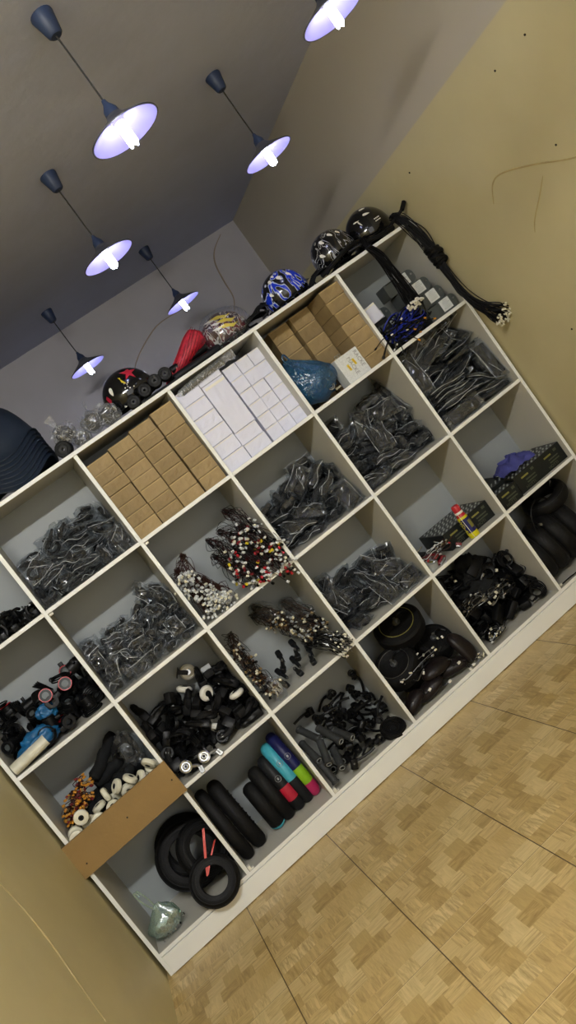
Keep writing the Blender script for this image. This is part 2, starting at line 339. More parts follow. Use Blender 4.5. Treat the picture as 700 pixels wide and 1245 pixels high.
HEAPS = {
  '00': {
    'clip': '65 134 17 100 0 0 -5;253 172 17 63 0 0 77;80 304 17 99 0 0 14;335 274 17 97 0 0 -23;156 285 25 53 53 47 47;412 149 35 50 50 -50 50;203 310 35 68 -20 -68 -20;283 308 35 71 -5 -71 -5;18 221 25 50 50 -50 -50;248 312 35 71 -5 -71 -5;171 107 17 53 0 0 85;381 61 17 0 76 -65 0;29 111 60 58 -58 -41 41;240 108 17 10 0 0 -100;136 194 25 60 60 37 37;322 61 17 66 0 0 76;69 207 17 80 0 0 60;382 211 17 61 0 0 -79;172 145 52 0 -29 -96 0;330 133 17 97 0 0 -24;226 266 35 33 63 33 -63;312 89 60 69 -69 15 -15;270 55 36 49 -51 -51 -49;401 321 25 2 2 71 71;91 239 52 89 0 0 -46;340 303 52 2 71 71 -5;40 206 85 10 -8 64 76;257 175 52 24 0 0 97;28 167 70 49 47 -52 52;328 121 60 14 14 69 69;44 72 17 0 7 100 0;347 172 55 80 51 -18 -23;118 297 62 85 6 -12 -51;402 262 35 44 -56 -44 -56;200 47 25 71 71 0 0;285 238 17 41 0 0 91;26 292 53 43 -56 -61 35;285 304 87 73 0 0 69;222 309 87 4 0 0 -100;255 301 130 63 63 32 32;111 72 17 0 75 -66 0;402 214 52 0 0 0 100;61 303 82 71 -16 -11 68;301 221 52 53 0 0 -85;198 201 25 64 -64 -30 30;297 231 87 65 0 0 -76',
  },
  '10': {
    'loopbag': '246 217 17 0 -73 -69 0;399 92 55 50 50 50 -50;425 283 40 50 50 50 50;164 280 17 0 65 -76 0;317 120 40 44 -44 55 -55;173 119 17 0 -88 -48 0;40 83 17 0 -71 71 0;175 283 52 0 73 69 0;82 279 17 76 0 0 65;328 280 17 66 0 0 75;367 300 77 0 97 0 25;99 190 56 20 -45 83 27;61 297 52 0 3 -100 0;425 150 55 0 71 0 71;123 101 58 63 2 -17 76;343 298 104 2 25 0 -97;56 300 87 0 0 0 -100;99 112 94 9 11 13 -98;369 166 40 50 -50 50 -50;236 130 54 0 5 -5 100;17 176 60 60 37 -60 -37;259 274 52 69 0 0 72;205 322 110 71 -71 0 0;215 228 87 0 -99 -12 0;122 215 120 60 11 9 78;286 193 121 36 10 7 93;56 208 128 39 -36 -36 76;272 240 158 18 11 5 98;284 238 191 77 -9 7 -62;174 220 141 14 35 -93 -5;385 212 132 3 12 26 96;253 322 205 50 -50 50 50;220 136 104 39 11 -14 90;95 322 145 0 0 -71 71;64 126 150 89 43 -7 12;364 284 170 70 6 10 70;238 222 229 60 -21 -26 73;338 255 214 29 10 6 95;365 283 242 70 -10 6 -71;180 207 226 33 -28 90 -3;70 235 181 88 -13 15 44;425 272 183 65 -29 -65 29;66 298 209 0 0 -8 -100;166 297 206 37 -55 -64 -38',
  },
  '11': {
    'smallbag': '37 150 17 0 0 0 100;415 227 18 71 0 0 -71;210 243 17 8 0 0 -100;399 143 17 15 0 0 99;37 69 32 0 0 -57 82;275 294 27 50 -50 -50 50;225 237 52 0 65 -76 0;264 101 41 86 -10 -36 -36;37 323 27 0 0 71 71;405 323 27 0 0 71 -71;153 58 27 71 71 0 0;312 219 31 49 17 28 81;120 298 17 0 98 20 0;355 232 41 63 -31 8 -70;172 321 59 71 68 14 -14;374 65 17 0 71 71 0;164 273 75 7 19 4 98;330 305 17 100 0 0 0;17 201 55 60 38 -60 -38;405 288 62 91 42 0 0;36 272 37 26 -66 -26 -66;302 74 17 0 44 -90 0;129 252 27 14 14 -69 -69;253 323 83 15 15 69 -69;101 85 37 12 70 -12 70;277 200 69 53 31 19 77;93 308 66 1 21 0 98;318 132 48 28 9 -83 48;27 281 93 71 0 0 71;425 189 73 8 -70 8 -70;202 89 27 22 -22 -67 67;415 124 52 71 0 0 -71;97 144 40 5 -42 -2 -90;222 149 43 29 6 43 -85;137 121 73 42 -5 -80 42;397 253 80 82 32 -22 42;228 101 80 17 69 68 -20;315 299 64 48 45 -54 -52;87 240 92 52 59 45 -43;198 129 106 4 -3 -26 -96;81 198 66 50 84 -19 12;347 158 80 21 -8 -18 96;161 171 45 25 92 -1 30;404 308 115 2 1 -93 38;269 119 103 42 60 -67 -11;365 210 98 17 7 -13 97;72 168 103 95 20 -23 -1;318 144 118 3 -83 55 4;17 274 147 0 71 0 71;396 184 129 95 10 3 -31;28 146 146 38 60 -60 38;370 262 149 53 -21 76 -31;64 109 95 76 35 -41 37;305 217 122 87 2 -49 -2;158 229 90 60 -67 36 25;316 303 119 20 -22 66 -69;66 223 145 70 5 -21 68;360 79 75 64 30 30 -64;48 190 165 16 -8 -20 96;329 282 163 78 20 0 59;96 312 104 0 19 0 98;232 287 102 74 66 5 -10;41 173 196 3 -11 -19 98;229 243 115 83 49 -11 22;138 186 104 51 -11 -85 6;214 194 103 78 46 -18 39;28 322 147 50 50 50 -50;403 300 179 70 -38 -10 -60;174 298 119 56 32 -46 -61;379 173 191 45 -65 21 -58;86 298 168 0 -83 0 -56;222 148 134 16 66 70 -21;44 231 213 3 0 -83 -56;332 289 203 95 13 16 -22;147 235 154 0 4 8 100;425 174 183 8 -70 8 -70;136 302 137 40 59 59 39;282 206 152 44 31 82 18;140 294 198 87 13 33 35;415 218 193 55 -44 -44 -55;127 142 150 89 42 16 -2;338 155 170 53 25 -17 79;134 178 178 10 2 -93 34;215 294 156 34 -13 7 -93;210 187 164 5 1 -87 -49;257 259 182 40 19 -13 -89;225 158 180 49 -87 -1 5;344 251 225 97 17 11 10;151 206 208 37 -11 20 90;352 194 252 33 45 -64 53;341 291 271 52 32 69 38;282 200 214 87 16 -30 -35;194 260 201 91 7 -19 36;402 253 242 4 -31 12 -94;35 299 212 60 60 -38 -38',
  },
  '31': {
    'pouch': '77 234 18 94 0 0 -33;160 117 17 92 0 0 -38;95 297 52 100 0 0 0;300 129 17 37 0 0 -93;203 267 17 73 0 0 69;341 298 17 100 0 0 0;129 245 84 68 19 20 -68;357 272 52 74 0 0 -68;43 275 87 71 0 0 71;423 273 42 50 -50 -50 50;66 159 71 2 0 96 27;340 296 87 0 -1 100 0;129 114 88 14 0 -95 -26;367 297 122 0 0 0 100;248 198 52 87 13 23 42;362 183 85 19 11 22 -95;17 277 170 71 0 71 0;398 104 65 35 -61 61 35;17 151 166 68 -18 68 -18;368 64 65 35 -61 61 35;94 204 136 12 -27 -93 21;423 195 173 46 54 46 54;110 273 168 67 -5 -23 -71;202 110 104 19 19 -23 94;161 264 210 66 34 50 45;337 134 134 93 -25 -24 7;169 208 166 18 70 68 -8;305 207 126 16 95 1 26;85 273 200 23 70 67 -5;228 252 119 50 7 -14 -85;215 273 238 69 3 -16 -71;370 323 182 71 71 0 0;227 268 179 38 -60 -52 48;358 289 234 38 -92 -9 -4;325 248 277 92 -38 4 -2;347 197 207 27 1 96 2;268 185 230 20 19 66 -70;263 268 189 38 -61 -51 47',
  },
  '41': {
    'pouch': '56 237 17 74 0 0 67;341 170 17 12 0 0 -99;48 224 52 74 0 0 -68;371 139 52 70 0 0 -71;194 157 17 0 -98 -21 0;372 238 87 0 71 -71 0;151 256 38 83 -9 14 -53;309 259 39 8 49 -86 12;241 323 69 18 18 68 -68;372 142 119 71 3 3 -71;65 204 87 0 0 0 100;432 184 43 50 -50 50 -50;77 88 36 17 -5 -25 95;220 75 39 14 -98 6 7;54 182 122 68 0 0 73;384 323 85 1 -1 -71 -71;181 235 64 65 -12 11 -74;270 154 93 34 -35 -76 42;181 102 90 99 14 7 -5;367 272 138 8 -70 70 9;64 201 157 83 0 0 -55;312 204 165 89 9 0 44;225 115 168 40 -66 -55 -33;432 242 148 40 58 -40 -58;67 236 192 2 0 0 -100;379 323 235 50 50 -50 50;77 202 227 71 0 0 70;408 184 218 71 2 -54 45;65 197 262 100 0 0 0;175 228 106 13 -71 -68 14;18 262 316 62 33 63 33;324 216 201 76 9 -2 64;53 263 316 64 31 64 30;197 323 141 18 -18 68 68;131 323 240 70 -70 9 9;175 235 144 74 12 14 64;254 260 164 5 -59 7 81;430 266 319 24 67 -23 -67;187 232 176 63 -14 12 -75;307 269 247 5 -20 -98 -3;107 238 322 58 56 -42 -41;213 191 255 60 57 -41 39;183 259 251 34 -1 94 -8;337 164 254 4 3 -49 87;324 230 325 13 -6 -20 97;351 261 304 73 9 -19 65',
  },
  '32': {
    'controller': '338 273 17 77 0 0 -64;376 323 75 0 0 -71 71;179 254 17 85 0 0 52;249 145 18 83 0 0 -55;77 233 17 72 0 0 70;95 111 18 0 -70 71 0;18 236 40 50 50 -50 -50;366 140 17 0 20 -98 0;206 134 52 0 -19 98 0;190 190 80 89 -25 1 38;94 274 52 64 0 0 77;268 78 59 36 -55 -70 -28;120 294 87 100 0 0 -1;316 242 70 38 10 23 89;155 280 122 71 0 0 71;397 238 78 0 71 66 -25;219 268 111 33 -66 -41 54;17 231 120 50 50 50 50;75 266 122 0 -71 71 0;89 182 143 63 58 33 -40;341 323 155 71 -71 0 0;365 134 75 1 2 -93 -36;381 57 43 0 0 46 -89;266 194 116 77 -15 49 -39;376 288 138 71 71 4 -4;342 127 128 26 18 -36 88;104 248 200 17 69 17 -69;217 273 174 93 -25 -3 25;53 265 200 71 1 -71 1;316 219 163 85 -31 42 10;181 296 194 2 -10 23 97;397 208 162 68 -18 44 55',
  },
  '51': {
    'longbag': '236 113 11 97 0 0 24;336 150 33 100 0 0 8;130 126 26 94 -15 -3 30;334 270 11 0 98 -18 0;106 167 38 94 -6 -12 -32;255 222 40 98 -14 -9 -12;143 302 33 99 0 -11 0;341 302 33 100 0 0 0;182 205 58 95 9 -9 -30;337 66 24 99 8 4 6;336 258 82 99 -1 9 -8;261 283 73 0 100 2 -9;106 329 75 70 70 -8 8;291 71 51 7 -99 9 5;91 280 68 96 1 -28 0;334 264 104 98 -2 9 -19;104 152 81 95 11 -2 30;38 213 57 66 24 -9 -70;132 26 39 63 -78 0 0;165 65 90 3 100 -1 -3;106 155 104 99 11 1 10;177 70 111 100 -4 3 -1;156 75 134 4 100 -1 -3;278 145 102 6 -98 15 14;153 93 155 3 100 7 -4;152 83 178 4 100 -1 -3;279 207 158 41 -83 24 -28;341 302 125 0 100 0 -9;98 242 116 9 -98 2 -17;349 86 103 0 -28 12 -95;185 301 170 99 -12 -10 -1;403 49 150 44 -55 55 45;105 173 164 89 -35 -5 -27;282 329 236 71 -71 -2 -2;148 173 187 35 89 -29 6;389 140 147 37 -40 55 -64;104 209 191 93 -35 3 -7;284 143 186 93 1 -16 -33;144 313 211 70 70 -14 3;116 224 206 35 91 -23 3;270 229 215 30 95 -2 -5;402 233 181 3 -71 67 -23;107 241 243 97 -20 -9 -11;336 115 242 97 -22 -2 -8;105 244 266 97 -21 -8 -6;358 217 249 71 -5 -5 -71;107 296 207 3 14 70 -70;339 329 322 71 71 2 -2;106 276 276 21 97 -9 8;193 314 307 71 70 -7 -4;105 249 318 33 -94 4 -12;236 280 339 85 52 -4 -7;192 153 271 23 -15 37 -89;337 137 284 100 -7 -1 7;41 131 215 54 -48 -46 -52;403 264 343 65 28 -28 65;72 89 295 46 -56 -51 -45;323 225 329 90 42 -1 -11;107 269 380 43 89 -11 9;397 165 344 16 -68 69 18;328 269 404 23 95 -20 3;11 159 391 71 4 71 4;358 178 401 42 -84 15 -31;209 193 337 34 -90 25 -4;104 324 394 20 21 64 -71;59 145 298 54 -45 45 54;320 165 399 11 -64 -62 -44;118 186 324 84 49 -23 -2;250 179 370 67 31 15 -66;123 148 380 66 -69 3 -28;212 109 337 92 37 -13 9;106 225 390 12 -3 72 68;198 153 412 10 -20 -56 80;297 164 425 88 42 -11 -19',
  },
  '01': {
    'throttle': '237 162 23 100 0 0 7;284 263 22 6 0 0 -100;55 207 22 77 0 0 64;378 311 22 100 0 0 0;136 305 40 64 -29 -64 -29;64 292 22 84 0 0 54;397 253 27 0 0 71 -71;261 67 39 5 -18 68 71;362 86 47 0 -71 71 0;213 237 39 63 17 13 75;298 318 40 50 -50 -50 -50;295 136 79 82 23 3 52;142 312 102 100 0 0 0;338 216 60 51 49 -8 -70;384 190 94 23 -67 -67 -23;143 117 27 6 -6 70 -70;409 317 85 50 -50 50 50;146 246 82 5 -28 31 -91;291 251 108 77 -26 -15 57;359 292 96 28 65 29 65;202 113 75 100 -1 9 1;44 274 123 34 32 -64 -60;319 158 136 71 -61 34 -6;82 298 197 71 -2 2 71;220 301 156 49 -7 -86 12;27 299 197 71 -2 2 71;170 152 130 92 37 -6 -8;352 313 183 53 47 -47 53;34 113 99 63 33 -56 43;157 295 165 71 0 -71 0;402 164 193 41 -57 29 -64;255 121 135 66 -74 -12 -4;341 228 140 48 32 -51 -63;216 177 170 2 -9 -91 39',
    'loop': '359 111 12 1 0 0 100;50 233 57 71 0 0 71;245 214 69 99 3 14 4;138 215 12 100 0 0 -2;383 158 50 44 90 3 -2;50 148 47 90 43 0 0;51 71 29 18 -98 0 0;50 289 82 71 -2 -2 -71;164 49 50 87 50 0 0;260 274 125 57 -29 -7 77;424 222 104 71 4 -71 -4;146 184 86 90 32 27 9;50 289 162 71 -2 -2 -71;399 258 159 64 29 -64 -29;73 140 123 42 4 -65 63;227 196 135 31 4 -36 88;247 279 192 67 23 40 58;60 284 233 0 0 -100 3;122 272 180 53 47 53 47;328 228 186 8 14 1 99',
  },
  '12': {
    'bracket': '379 62 20 6 0 0 100;101 280 20 55 0 0 -84;282 246 20 18 0 0 98;362 288 27 47 -47 52 -52;358 120 20 100 0 0 -6;346 320 97 70 -70 11 11;393 80 60 0 100 0 0;268 58 50 19 11 49 -84;388 172 20 100 0 0 -6;49 285 64 57 -68 -37 28;415 235 77 61 35 35 -62;359 182 60 69 0 0 73;61 83 20 0 36 93 0;303 140 76 15 -58 -52 61;28 83 93 61 35 -35 61;37 316 138 56 53 43 -47;194 111 127 9 33 24 91;415 205 116 35 -62 62 35;208 181 50 60 37 60 -37;355 245 106 58 55 -44 -41;75 242 68 63 -62 -34 32;150 251 50 27 65 -27 65;235 120 143 24 91 -9 -33;46 156 141 4 44 -8 -89;199 236 56 62 64 2 45;423 291 160 18 68 18 68;228 193 162 45 34 83 1;363 287 151 69 -6 0 -72;109 202 120 81 57 9 -11;326 159 138 11 20 -24 -94;93 295 175 64 -72 -23 13;371 283 191 60 1 6 80;95 318 230 73 68 -6 6;180 286 129 28 -38 -63 62;154 207 217 29 64 -71 0;20 188 218 65 -27 -65 27;131 285 125 60 -64 28 -39;34 290 285 19 58 18 77;248 284 113 88 -11 24 -41;217 202 210 13 89 -6 43;282 264 163 52 -1 -52 -67;395 165 180 2 41 5 91;391 228 239 99 -13 4 0;89 257 237 27 95 6 12;178 220 256 62 54 55 14;319 205 254 78 8 -62 -6',
    'caster': '267 315 40 0 0 0 100;120 169 40 0 -100 0 0;418 300 40 71 0 0 -71;172 90 25 35 -35 61 -61;248 133 47 68 53 47 -20;141 104 75 50 50 -50 -50;187 315 40 0 0 100 0;40 145 64 0 0 63 -78;27 230 134 51 -51 49 49;98 138 138 65 8 37 66;275 215 85 28 -4 14 -95;402 121 106 50 51 51 49;364 298 236 3 3 -67 74;111 215 180 41 -80 37 -24;304 208 164 9 21 -97 -12;247 283 226 1 47 71 53;188 294 183 46 -49 48 -56;286 312 277 91 -3 -42 -1',
  },
  '43': {
    'plugcable': '198 243 17 53 0 0 85;294 240 17 87 0 0 -49;104 215 17 67 0 0 74;216 278 52 25 0 0 97;57 228 52 100 0 -5 0;98 91 17 0 -66 -75 0;394 57 43 0 0 -89 -46;74 110 52 0 71 71 0;335 260 53 5 -73 -62 30;43 323 55 50 -50 -50 -50;125 240 92 0 -74 0 67;41 200 113 33 -62 64 30;120 277 170 79 6 8 61;150 277 199 61 -8 6 -79;191 244 130 61 -43 13 -65;152 213 234 99 0 10 2;65 296 197 92 -10 -37 -3;227 245 182 34 -61 35 -62;303 186 222 15 12 63 -75;336 237 234 77 60 -16 15;409 184 217 59 38 38 -59;345 297 238 13 2 98 -12;46 190 323 45 49 -55 51;145 236 272 35 9 6 93;130 281 309 9 68 -73 -5;210 280 290 13 67 -73 -5',
    'adapter': '393 186 20 26 0 0 -96;254 185 55 34 0 0 -94;121 310 48 0 71 0 -71;260 232 95 62 0 -5 -79;244 100 43 7 -29 2 96;160 180 68 56 -68 -36 30;258 313 134 1 1 62 -79;49 272 89 100 -6 -5 0;321 107 20 0 86 52 0;426 143 65 53 -47 58 -41;389 305 49 95 -15 27 4;49 277 129 100 -6 -5 0;383 131 87 38 -59 38 -59;413 290 90 69 17 22 67;104 155 141 40 45 -50 62;179 99 67 31 2 77 -56;189 146 113 67 53 51 -11;354 244 106 43 -22 -40 78;319 144 90 66 1 -34 67;55 199 192 92 37 -7 14;415 291 139 70 -13 8 -70;256 145 129 72 45 13 -51;348 183 153 53 44 28 66;372 298 173 54 -8 83 -10;419 194 147 67 21 21 -67;282 278 161 44 -56 55 43;52 305 235 92 -10 -37 -2;282 226 171 54 -5 -84 7;197 306 237 71 -68 -4 18;34 218 245 70 11 -5 -71;429 291 191 52 48 52 48;20 302 304 70 -6 70 -6;256 198 277 63 -75 -15 -10;283 288 264 68 7 -24 -69',
  },
  '23': {
    'lever': '95 257 22 86 0 0 -51;387 253 22 100 0 0 2;22 99 22 50 50 -50 -50;265 144 22 52 -52 -47 47;425 243 67 71 0 0 71;105 317 67 0 0 71 -71;177 177 22 65 65 28 28;335 318 60 50 -50 50 50;248 284 30 25 -6 24 -94;182 106 22 31 31 -64 -64;235 137 67 46 46 54 54;380 246 67 50 50 50 50;212 317 57 0 36 0 -93;257 60 22 0 0 0 100;64 205 67 23 0 0 -97;421 279 112 51 -51 48 -48;107 95 47 11 40 -57 -71;306 118 63 64 59 39 -29;149 218 67 52 0 0 85;406 123 22 50 -50 -50 50;44 138 105 27 52 24 78;425 317 195 71 0 71 0;118 232 112 67 0 0 74;389 123 92 92 -11 -37 4;23 280 22 0 71 -70 0;375 234 112 0 79 -61 0;81 133 138 71 42 23 -52;264 234 55 14 15 -18 96;67 280 112 71 0 0 71;389 263 157 81 0 0 -59;159 271 112 0 74 -67 0;312 235 92 50 64 -23 -53;194 111 110 73 38 -26 51;272 203 118 20 76 -43 -44;113 255 157 51 -51 -49 49;335 198 120 48 59 -27 -59;192 316 154 88 -3 47 2;300 318 151 63 -63 -32 -32;279 269 179 93 -31 -4 -22;212 218 119 7 -73 68 0;163 150 142 45 35 44 -70;253 318 222 0 9 0 -100;69 272 157 49 49 -51 -51;204 221 165 35 -3 -7 94;94 279 202 0 68 -73 0;328 150 152 97 22 4 -4;22 270 101 64 29 -64 -29;196 210 208 98 6 -4 -16;355 226 192 16 58 -62 -50;66 192 204 97 -12 -21 -3;261 245 218 35 -91 11 -18;122 279 247 7 -20 71 -67',
  },
  '02': {
    'rollerwheel': '108 91 27 97 25 0 0;229 110 30 71 71 0 0;173 33 33 48 88 0 0;342 21 30 71 71 0 0;168 94 15 71 0 0 71;333 63 30 40 58 40 -58;110 37 30 67 22 -22 67;330 101 30 70 70 -12 -12;183 72 59 0 0 93 36;399 71 15 99 0 0 -14;46 95 15 100 0 0 0;283 70 30 68 18 68 -18;30 19 30 50 50 -50 50;327 53 75 96 0 0 -26;138 83 74 61 -36 -61 36;422 95 60 71 0 71 0;30 51 57 56 83 0 0;282 19 30 71 71 0 0;92 87 76 34 62 -59 38;376 110 88 55 55 -44 44;90 37 67 95 31 0 0;407 49 60 50 50 50 -50;183 55 84 67 26 -26 65;242 63 61 67 22 -45 -55;271 19 97 43 43 56 -56;403 19 30 50 50 50 -50;30 92 78 98 19 0 0;307 110 90 71 71 0 0;90 67 119 1 -2 98 19;345 65 123 88 9 -44 18;131 19 111 69 69 14 -14;277 66 117 54 75 33 -17;30 19 112 71 71 0 0;407 19 90 50 50 50 -50;30 52 120 0 0 75 -67;212 110 109 50 50 -50 50;200 36 108 25 -66 -66 -26;312 44 152 87 13 46 14;151 95 133 4 -71 71 -5;403 84 123 68 26 33 -60;87 19 164 65 -65 -28 -28;402 48 151 66 6 54 52;253 57 160 65 37 -10 -66;202 72 158 65 -27 -66 27',
  },
}
def crack(pts, r, m):
    bm = bmesh.new(); P = smooth_path(pts); tube(bm, P, [r*(.4+.6*math.sin(PI*(i+.5)/len(P))) for i in range(len(P))], 5)
    return struct(obj('wall_crack', bm, m))
crack([(XR, -1.1, 1.575), (XR, -.973, 1.6), (XR, -.8, 1.675), (XR, -.64, 1.732), (XR, -.56, 1.73), (XR, -.495, 1.668)], .004, 'crack')
crack([(XR, -.80, 1.625), (XR, -.765, 1.60), (XR, -.72, 1.57), (XR, -.64, 1.52), (XR, -.60, 1.48)], .003, 'crack')
crack([(XL, -.88, .93), (XL, -.86, .80), (XL, -.87, .68), (XL, -.90, .58), (XL, -.93, .45)], .003, 'crack')
crack([(2.66, YB, 2.684), (2.56, YB, 2.62), (2.51, YB, 2.54), (2.49, YB, 2.42), (2.475, YB, 2.3), (2.395, YB, 2.2)], .006, 'crackdark')
crack([(2.18, YB, 2.42), (2.0, YB, 2.43), (1.88, YB, 2.40), (1.71, YB, 2.31), (1.62, YB, 2.2)], .005, 'crackdark')
for y, z in ((-1.081, 2.007), (-.89, 2.007), (-.933, 1.676), (-.159, 2.012), (-.46, 1.076)):
    bm = bmesh.new(); cyl(bm, .004, .003, (XR-.001, y, z), (0, R(90), 0), 8); struct(obj('nail_hole', bm, 'hole'))

# ------------------------------------------------------------------ shelving unit
shelf = thing('shelving_unit', 'large white board shelving unit with open square compartments standing on the floor', 'shelving unit', (XS[3], 0, 0))
def part(name, bm, m, parent, smooth=False):
    if m == 'board':                                          # faces greyed for compartment shade, edges toward the room kept white
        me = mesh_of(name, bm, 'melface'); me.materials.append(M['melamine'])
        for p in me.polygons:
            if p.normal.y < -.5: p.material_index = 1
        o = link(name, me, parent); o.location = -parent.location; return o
    return part_(name, bm, m, parent, smooth)
def part_(name, bm, m, parent, smooth=False):
    """mesh written in world coordinates, parented to a thing whose root is unrotated"""
    o = obj(name, bm, m, parent, smooth); o.location = -parent.location; return o
ztop = ZS[4]+TH/2
for i, x in enumerate(XS):
    bm = bmesh.new()
    z0 = .002 if i in (0, 6) else ZS[0]
    zt = ZS[4]-TH/2
    box(bm, (x, DEPTH/2, (z0+zt)/2), (TH, DEPTH, zt-z0), bev=.0008)
    o = part('side_panel' if i in (0, 6) else 'divider', bm, 'board', shelf)
bm = bmesh.new(); box(bm, ((XS[0]+XS[6])/2, DEPTH/2-.002, ZS[4]), (XS[6]-XS[0]+TH, DEPTH+.004, TH), bev=.001); part('top_board', bm, 'board', shelf)
for r in range(4):
    for c in range(6):
        if r == 0: continue
        x0, x1 = XS[c]+TH/2, XS[c+1]-TH/2; z = ZS[r]
        bm = bmesh.new(); box(bm, ((x0+x1)/2, DEPTH/2+.0005, z), (x1-x0, DEPTH-.001, TH), bev=.0008); part('shelf_board', bm, 'board', shelf)
bm = bmesh.new(); box(bm, ((XS[0]+XS[6])/2, DEPTH/2, ZS[0]-TH/2+.002), (XS[6]-XS[0]-TH, DEPTH, TH), bev=.0008); part('bottom_board', bm, 'board', shelf)
bm = bmesh.new(); box(bm, ((XS[0]+XS[6])/2, .004, .0425), (XS[6]-XS[0]-TH, .016, .079), bev=.001); part('kick_board', bm, 'melamine', shelf)
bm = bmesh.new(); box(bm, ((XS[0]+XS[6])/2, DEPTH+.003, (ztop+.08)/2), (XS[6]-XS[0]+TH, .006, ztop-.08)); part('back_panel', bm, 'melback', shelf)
bm = bmesh.new(); vs = box(bm, (.2235, -.009, .5985), (.497, .014, .15), rot=(0, R(-1.), 0), bev=.001)
lip = part('front_board', bm, 'mdf', shelf); lip['label'] = 'brown fibreboard strip screwed across the front'
for x, z in ((.02, .565), (.235, .60), (.45, .60)):
    bm = bmesh.new(); cyl(bm, .0035, .003, (x, -.0165, z), (R(90), 0, 0), 8); s = obj('screw', bm, 'screw', lip)
for c, z in ((2, ZS[0]), (3, ZS[0]), (1, ZS[3]), (2, ZS[3])):
    bm = bmesh.new()
    if z == ZS[0]: box(bm, (XS[c-1]+TH/2+.008, .012, z+.012), (.014, .02, .022), bev=.002); box(bm, (XS[c-1]+TH/2+.014, .012, z+.005), (.022, .018, .006), bev=.002)
    else: box(bm, (XS[c]+TH/2+.010, .02, z-TH/2-.007), (.018, .018, .012), bev=.002)
    part('corner_bracket', bm, 'whiteplastic', shelf, True)

# ------------------------------------------------------------------ pendants
def make_pendant():
    t = thing('pendant_lamp', 'x', 'lamp')                    # root at the ceiling
    bm = bmesh.new(); lathe(bm, [(0, 0), (.033, 0), (.034, -.005), (.022, -.062), (.017, -.067), (0, -.067)], 20)
    cup = obj('canopy', bm, 'cup', t, True)
    bm = bmesh.new(); tube(bm, [(0, 0, -.064), (.001, .001, -.2), (0, 0, -.285)], .0026, 8); obj('cord', bm, 'cord', t, True)
    bm = bmesh.new(); lathe(bm, [(0, -.27), (.006, -.27), (.009, -.282), (.02, -.30), (.022, -.315), (0, -.315)], 16); obj('socket', bm, 'cup', t, True)
    bm = bmesh.new(); lathe(bm, [(.016, -.300), (.021, -.315), (.032, -.328), (.060, -.343), (.098, -.362), (.1085, -.368), (.1085, -.3705), (.104, -.3705)], 40)
    sh = obj('lamp_shade', bm, 'shadeout', t, True)
    bm = bmesh.new(); lathe(bm, [(.004, -.318), (.020, -.3185), (.031, -.3305), (.059, -.3455), (.097, -.3645), (.104, -.3705)], 40)
    obj('shade_lining', bm, 'shadein', sh, True)
    bm = bmesh.new(); lathe(bm, [(0, -.315), (.019, -.317), (.02, -.335), (.016, -.343), (0, -.343)], 16); b = obj('bulb_base', bm, 'whiteplastic', t, True)
    for k in range(3):
        a = 2*PI*k/3+.5; u = Vector((math.cos(a), math.sin(a), 0))*.010; w = Vector((-math.sin(a), math.cos(a), 0))*.006
        bm = bmesh.new()
        P = [u+w+Vector((0, 0, -.343)), u+w+Vector((0, 0, -.404)), u+Vector((0, 0, -.411)), u-w+Vector((0, 0, -.404)), u-w+Vector((0, 0, -.343))]
        tube(bm, P, .0045, 8); obj('bulb_tube', bm, 'bulb', b, True)
    return t
pend = make_pendant()
spots = [((1.453, -1.139), 'lit pendant lamp with the largest dark canopy, hanging nearest the camera on the left'),
         ((1.438, -.274), 'lit pendant lamp in the middle of the left-hand row of three'),
         ((1.368, 1.182), 'lit pendant lamp farthest back in the left row, lowest in the photo'),
         ((2.206, -1.126), 'lit pendant lamp cut off by the top edge of the photo'),
         ((2.204, -.304), 'lit pendant lamp before the crease of ceiling and right wall'),
         ((2.017, 1.162), 'lit pendant lamp hanging before the back wall above the red net bag')]
for i, ((x, y), lab) in enumerate(spots):
    p = pend if i == 0 else copy_tree(pend)
    p.location = (x, y, ZC); p.rotation_euler = (0, 0, i*.7); tag(p, lab, 'lamp', 'ceiling pendant lamps')
for x, y in ((1.45, -2.3), (2.2, -2.3), (1.45, -3.4), (2.2, -3.4), (.75, -4.4), (2.0, -4.4)):  # assumed extra pendants out of view, added to light the room
    p = copy_tree(pend); p.location = (x, y, ZC); tag(p, 'assumed lit pendant lamp out of view overhead, added for its light', 'lamp', 'assumed pendant lamps out of view')

t = thing('assumed_tube_light', 'assumed twin tube ceiling light out of view overhead, added as main light', 'lamp', (.45, -3.0, ZC))  # assumed lamp, added out of view to cast the compartment shadows
bm = bmesh.new(); box(bm, (0, 0, -.02), (1.25, .12, .04), bev=.004); obj('assumed_light_housing', bm, 'whiteplastic', t)
M['tube'] = emit('assumed fluorescent tube light', (1., .985, .94), TUBE)  # glow of the assumed main light
for dy in (-.04, .04):
    bm = bmesh.new(); cyl(bm, .016, 1.2, (0, dy, -.062), (0, R(90), 0), 12); obj('tube', bm, 'tube', t, True)
for dx in (-.61, .61):
    bm = bmesh.new(); box(bm, (dx, 0, -.058), (.02, .12, .045), bev=.002); obj('assumed_tube_holder', bm, 'whiteplastic', t)

# ------------------------------------------------------------------ things on the top board
ZT = ztop
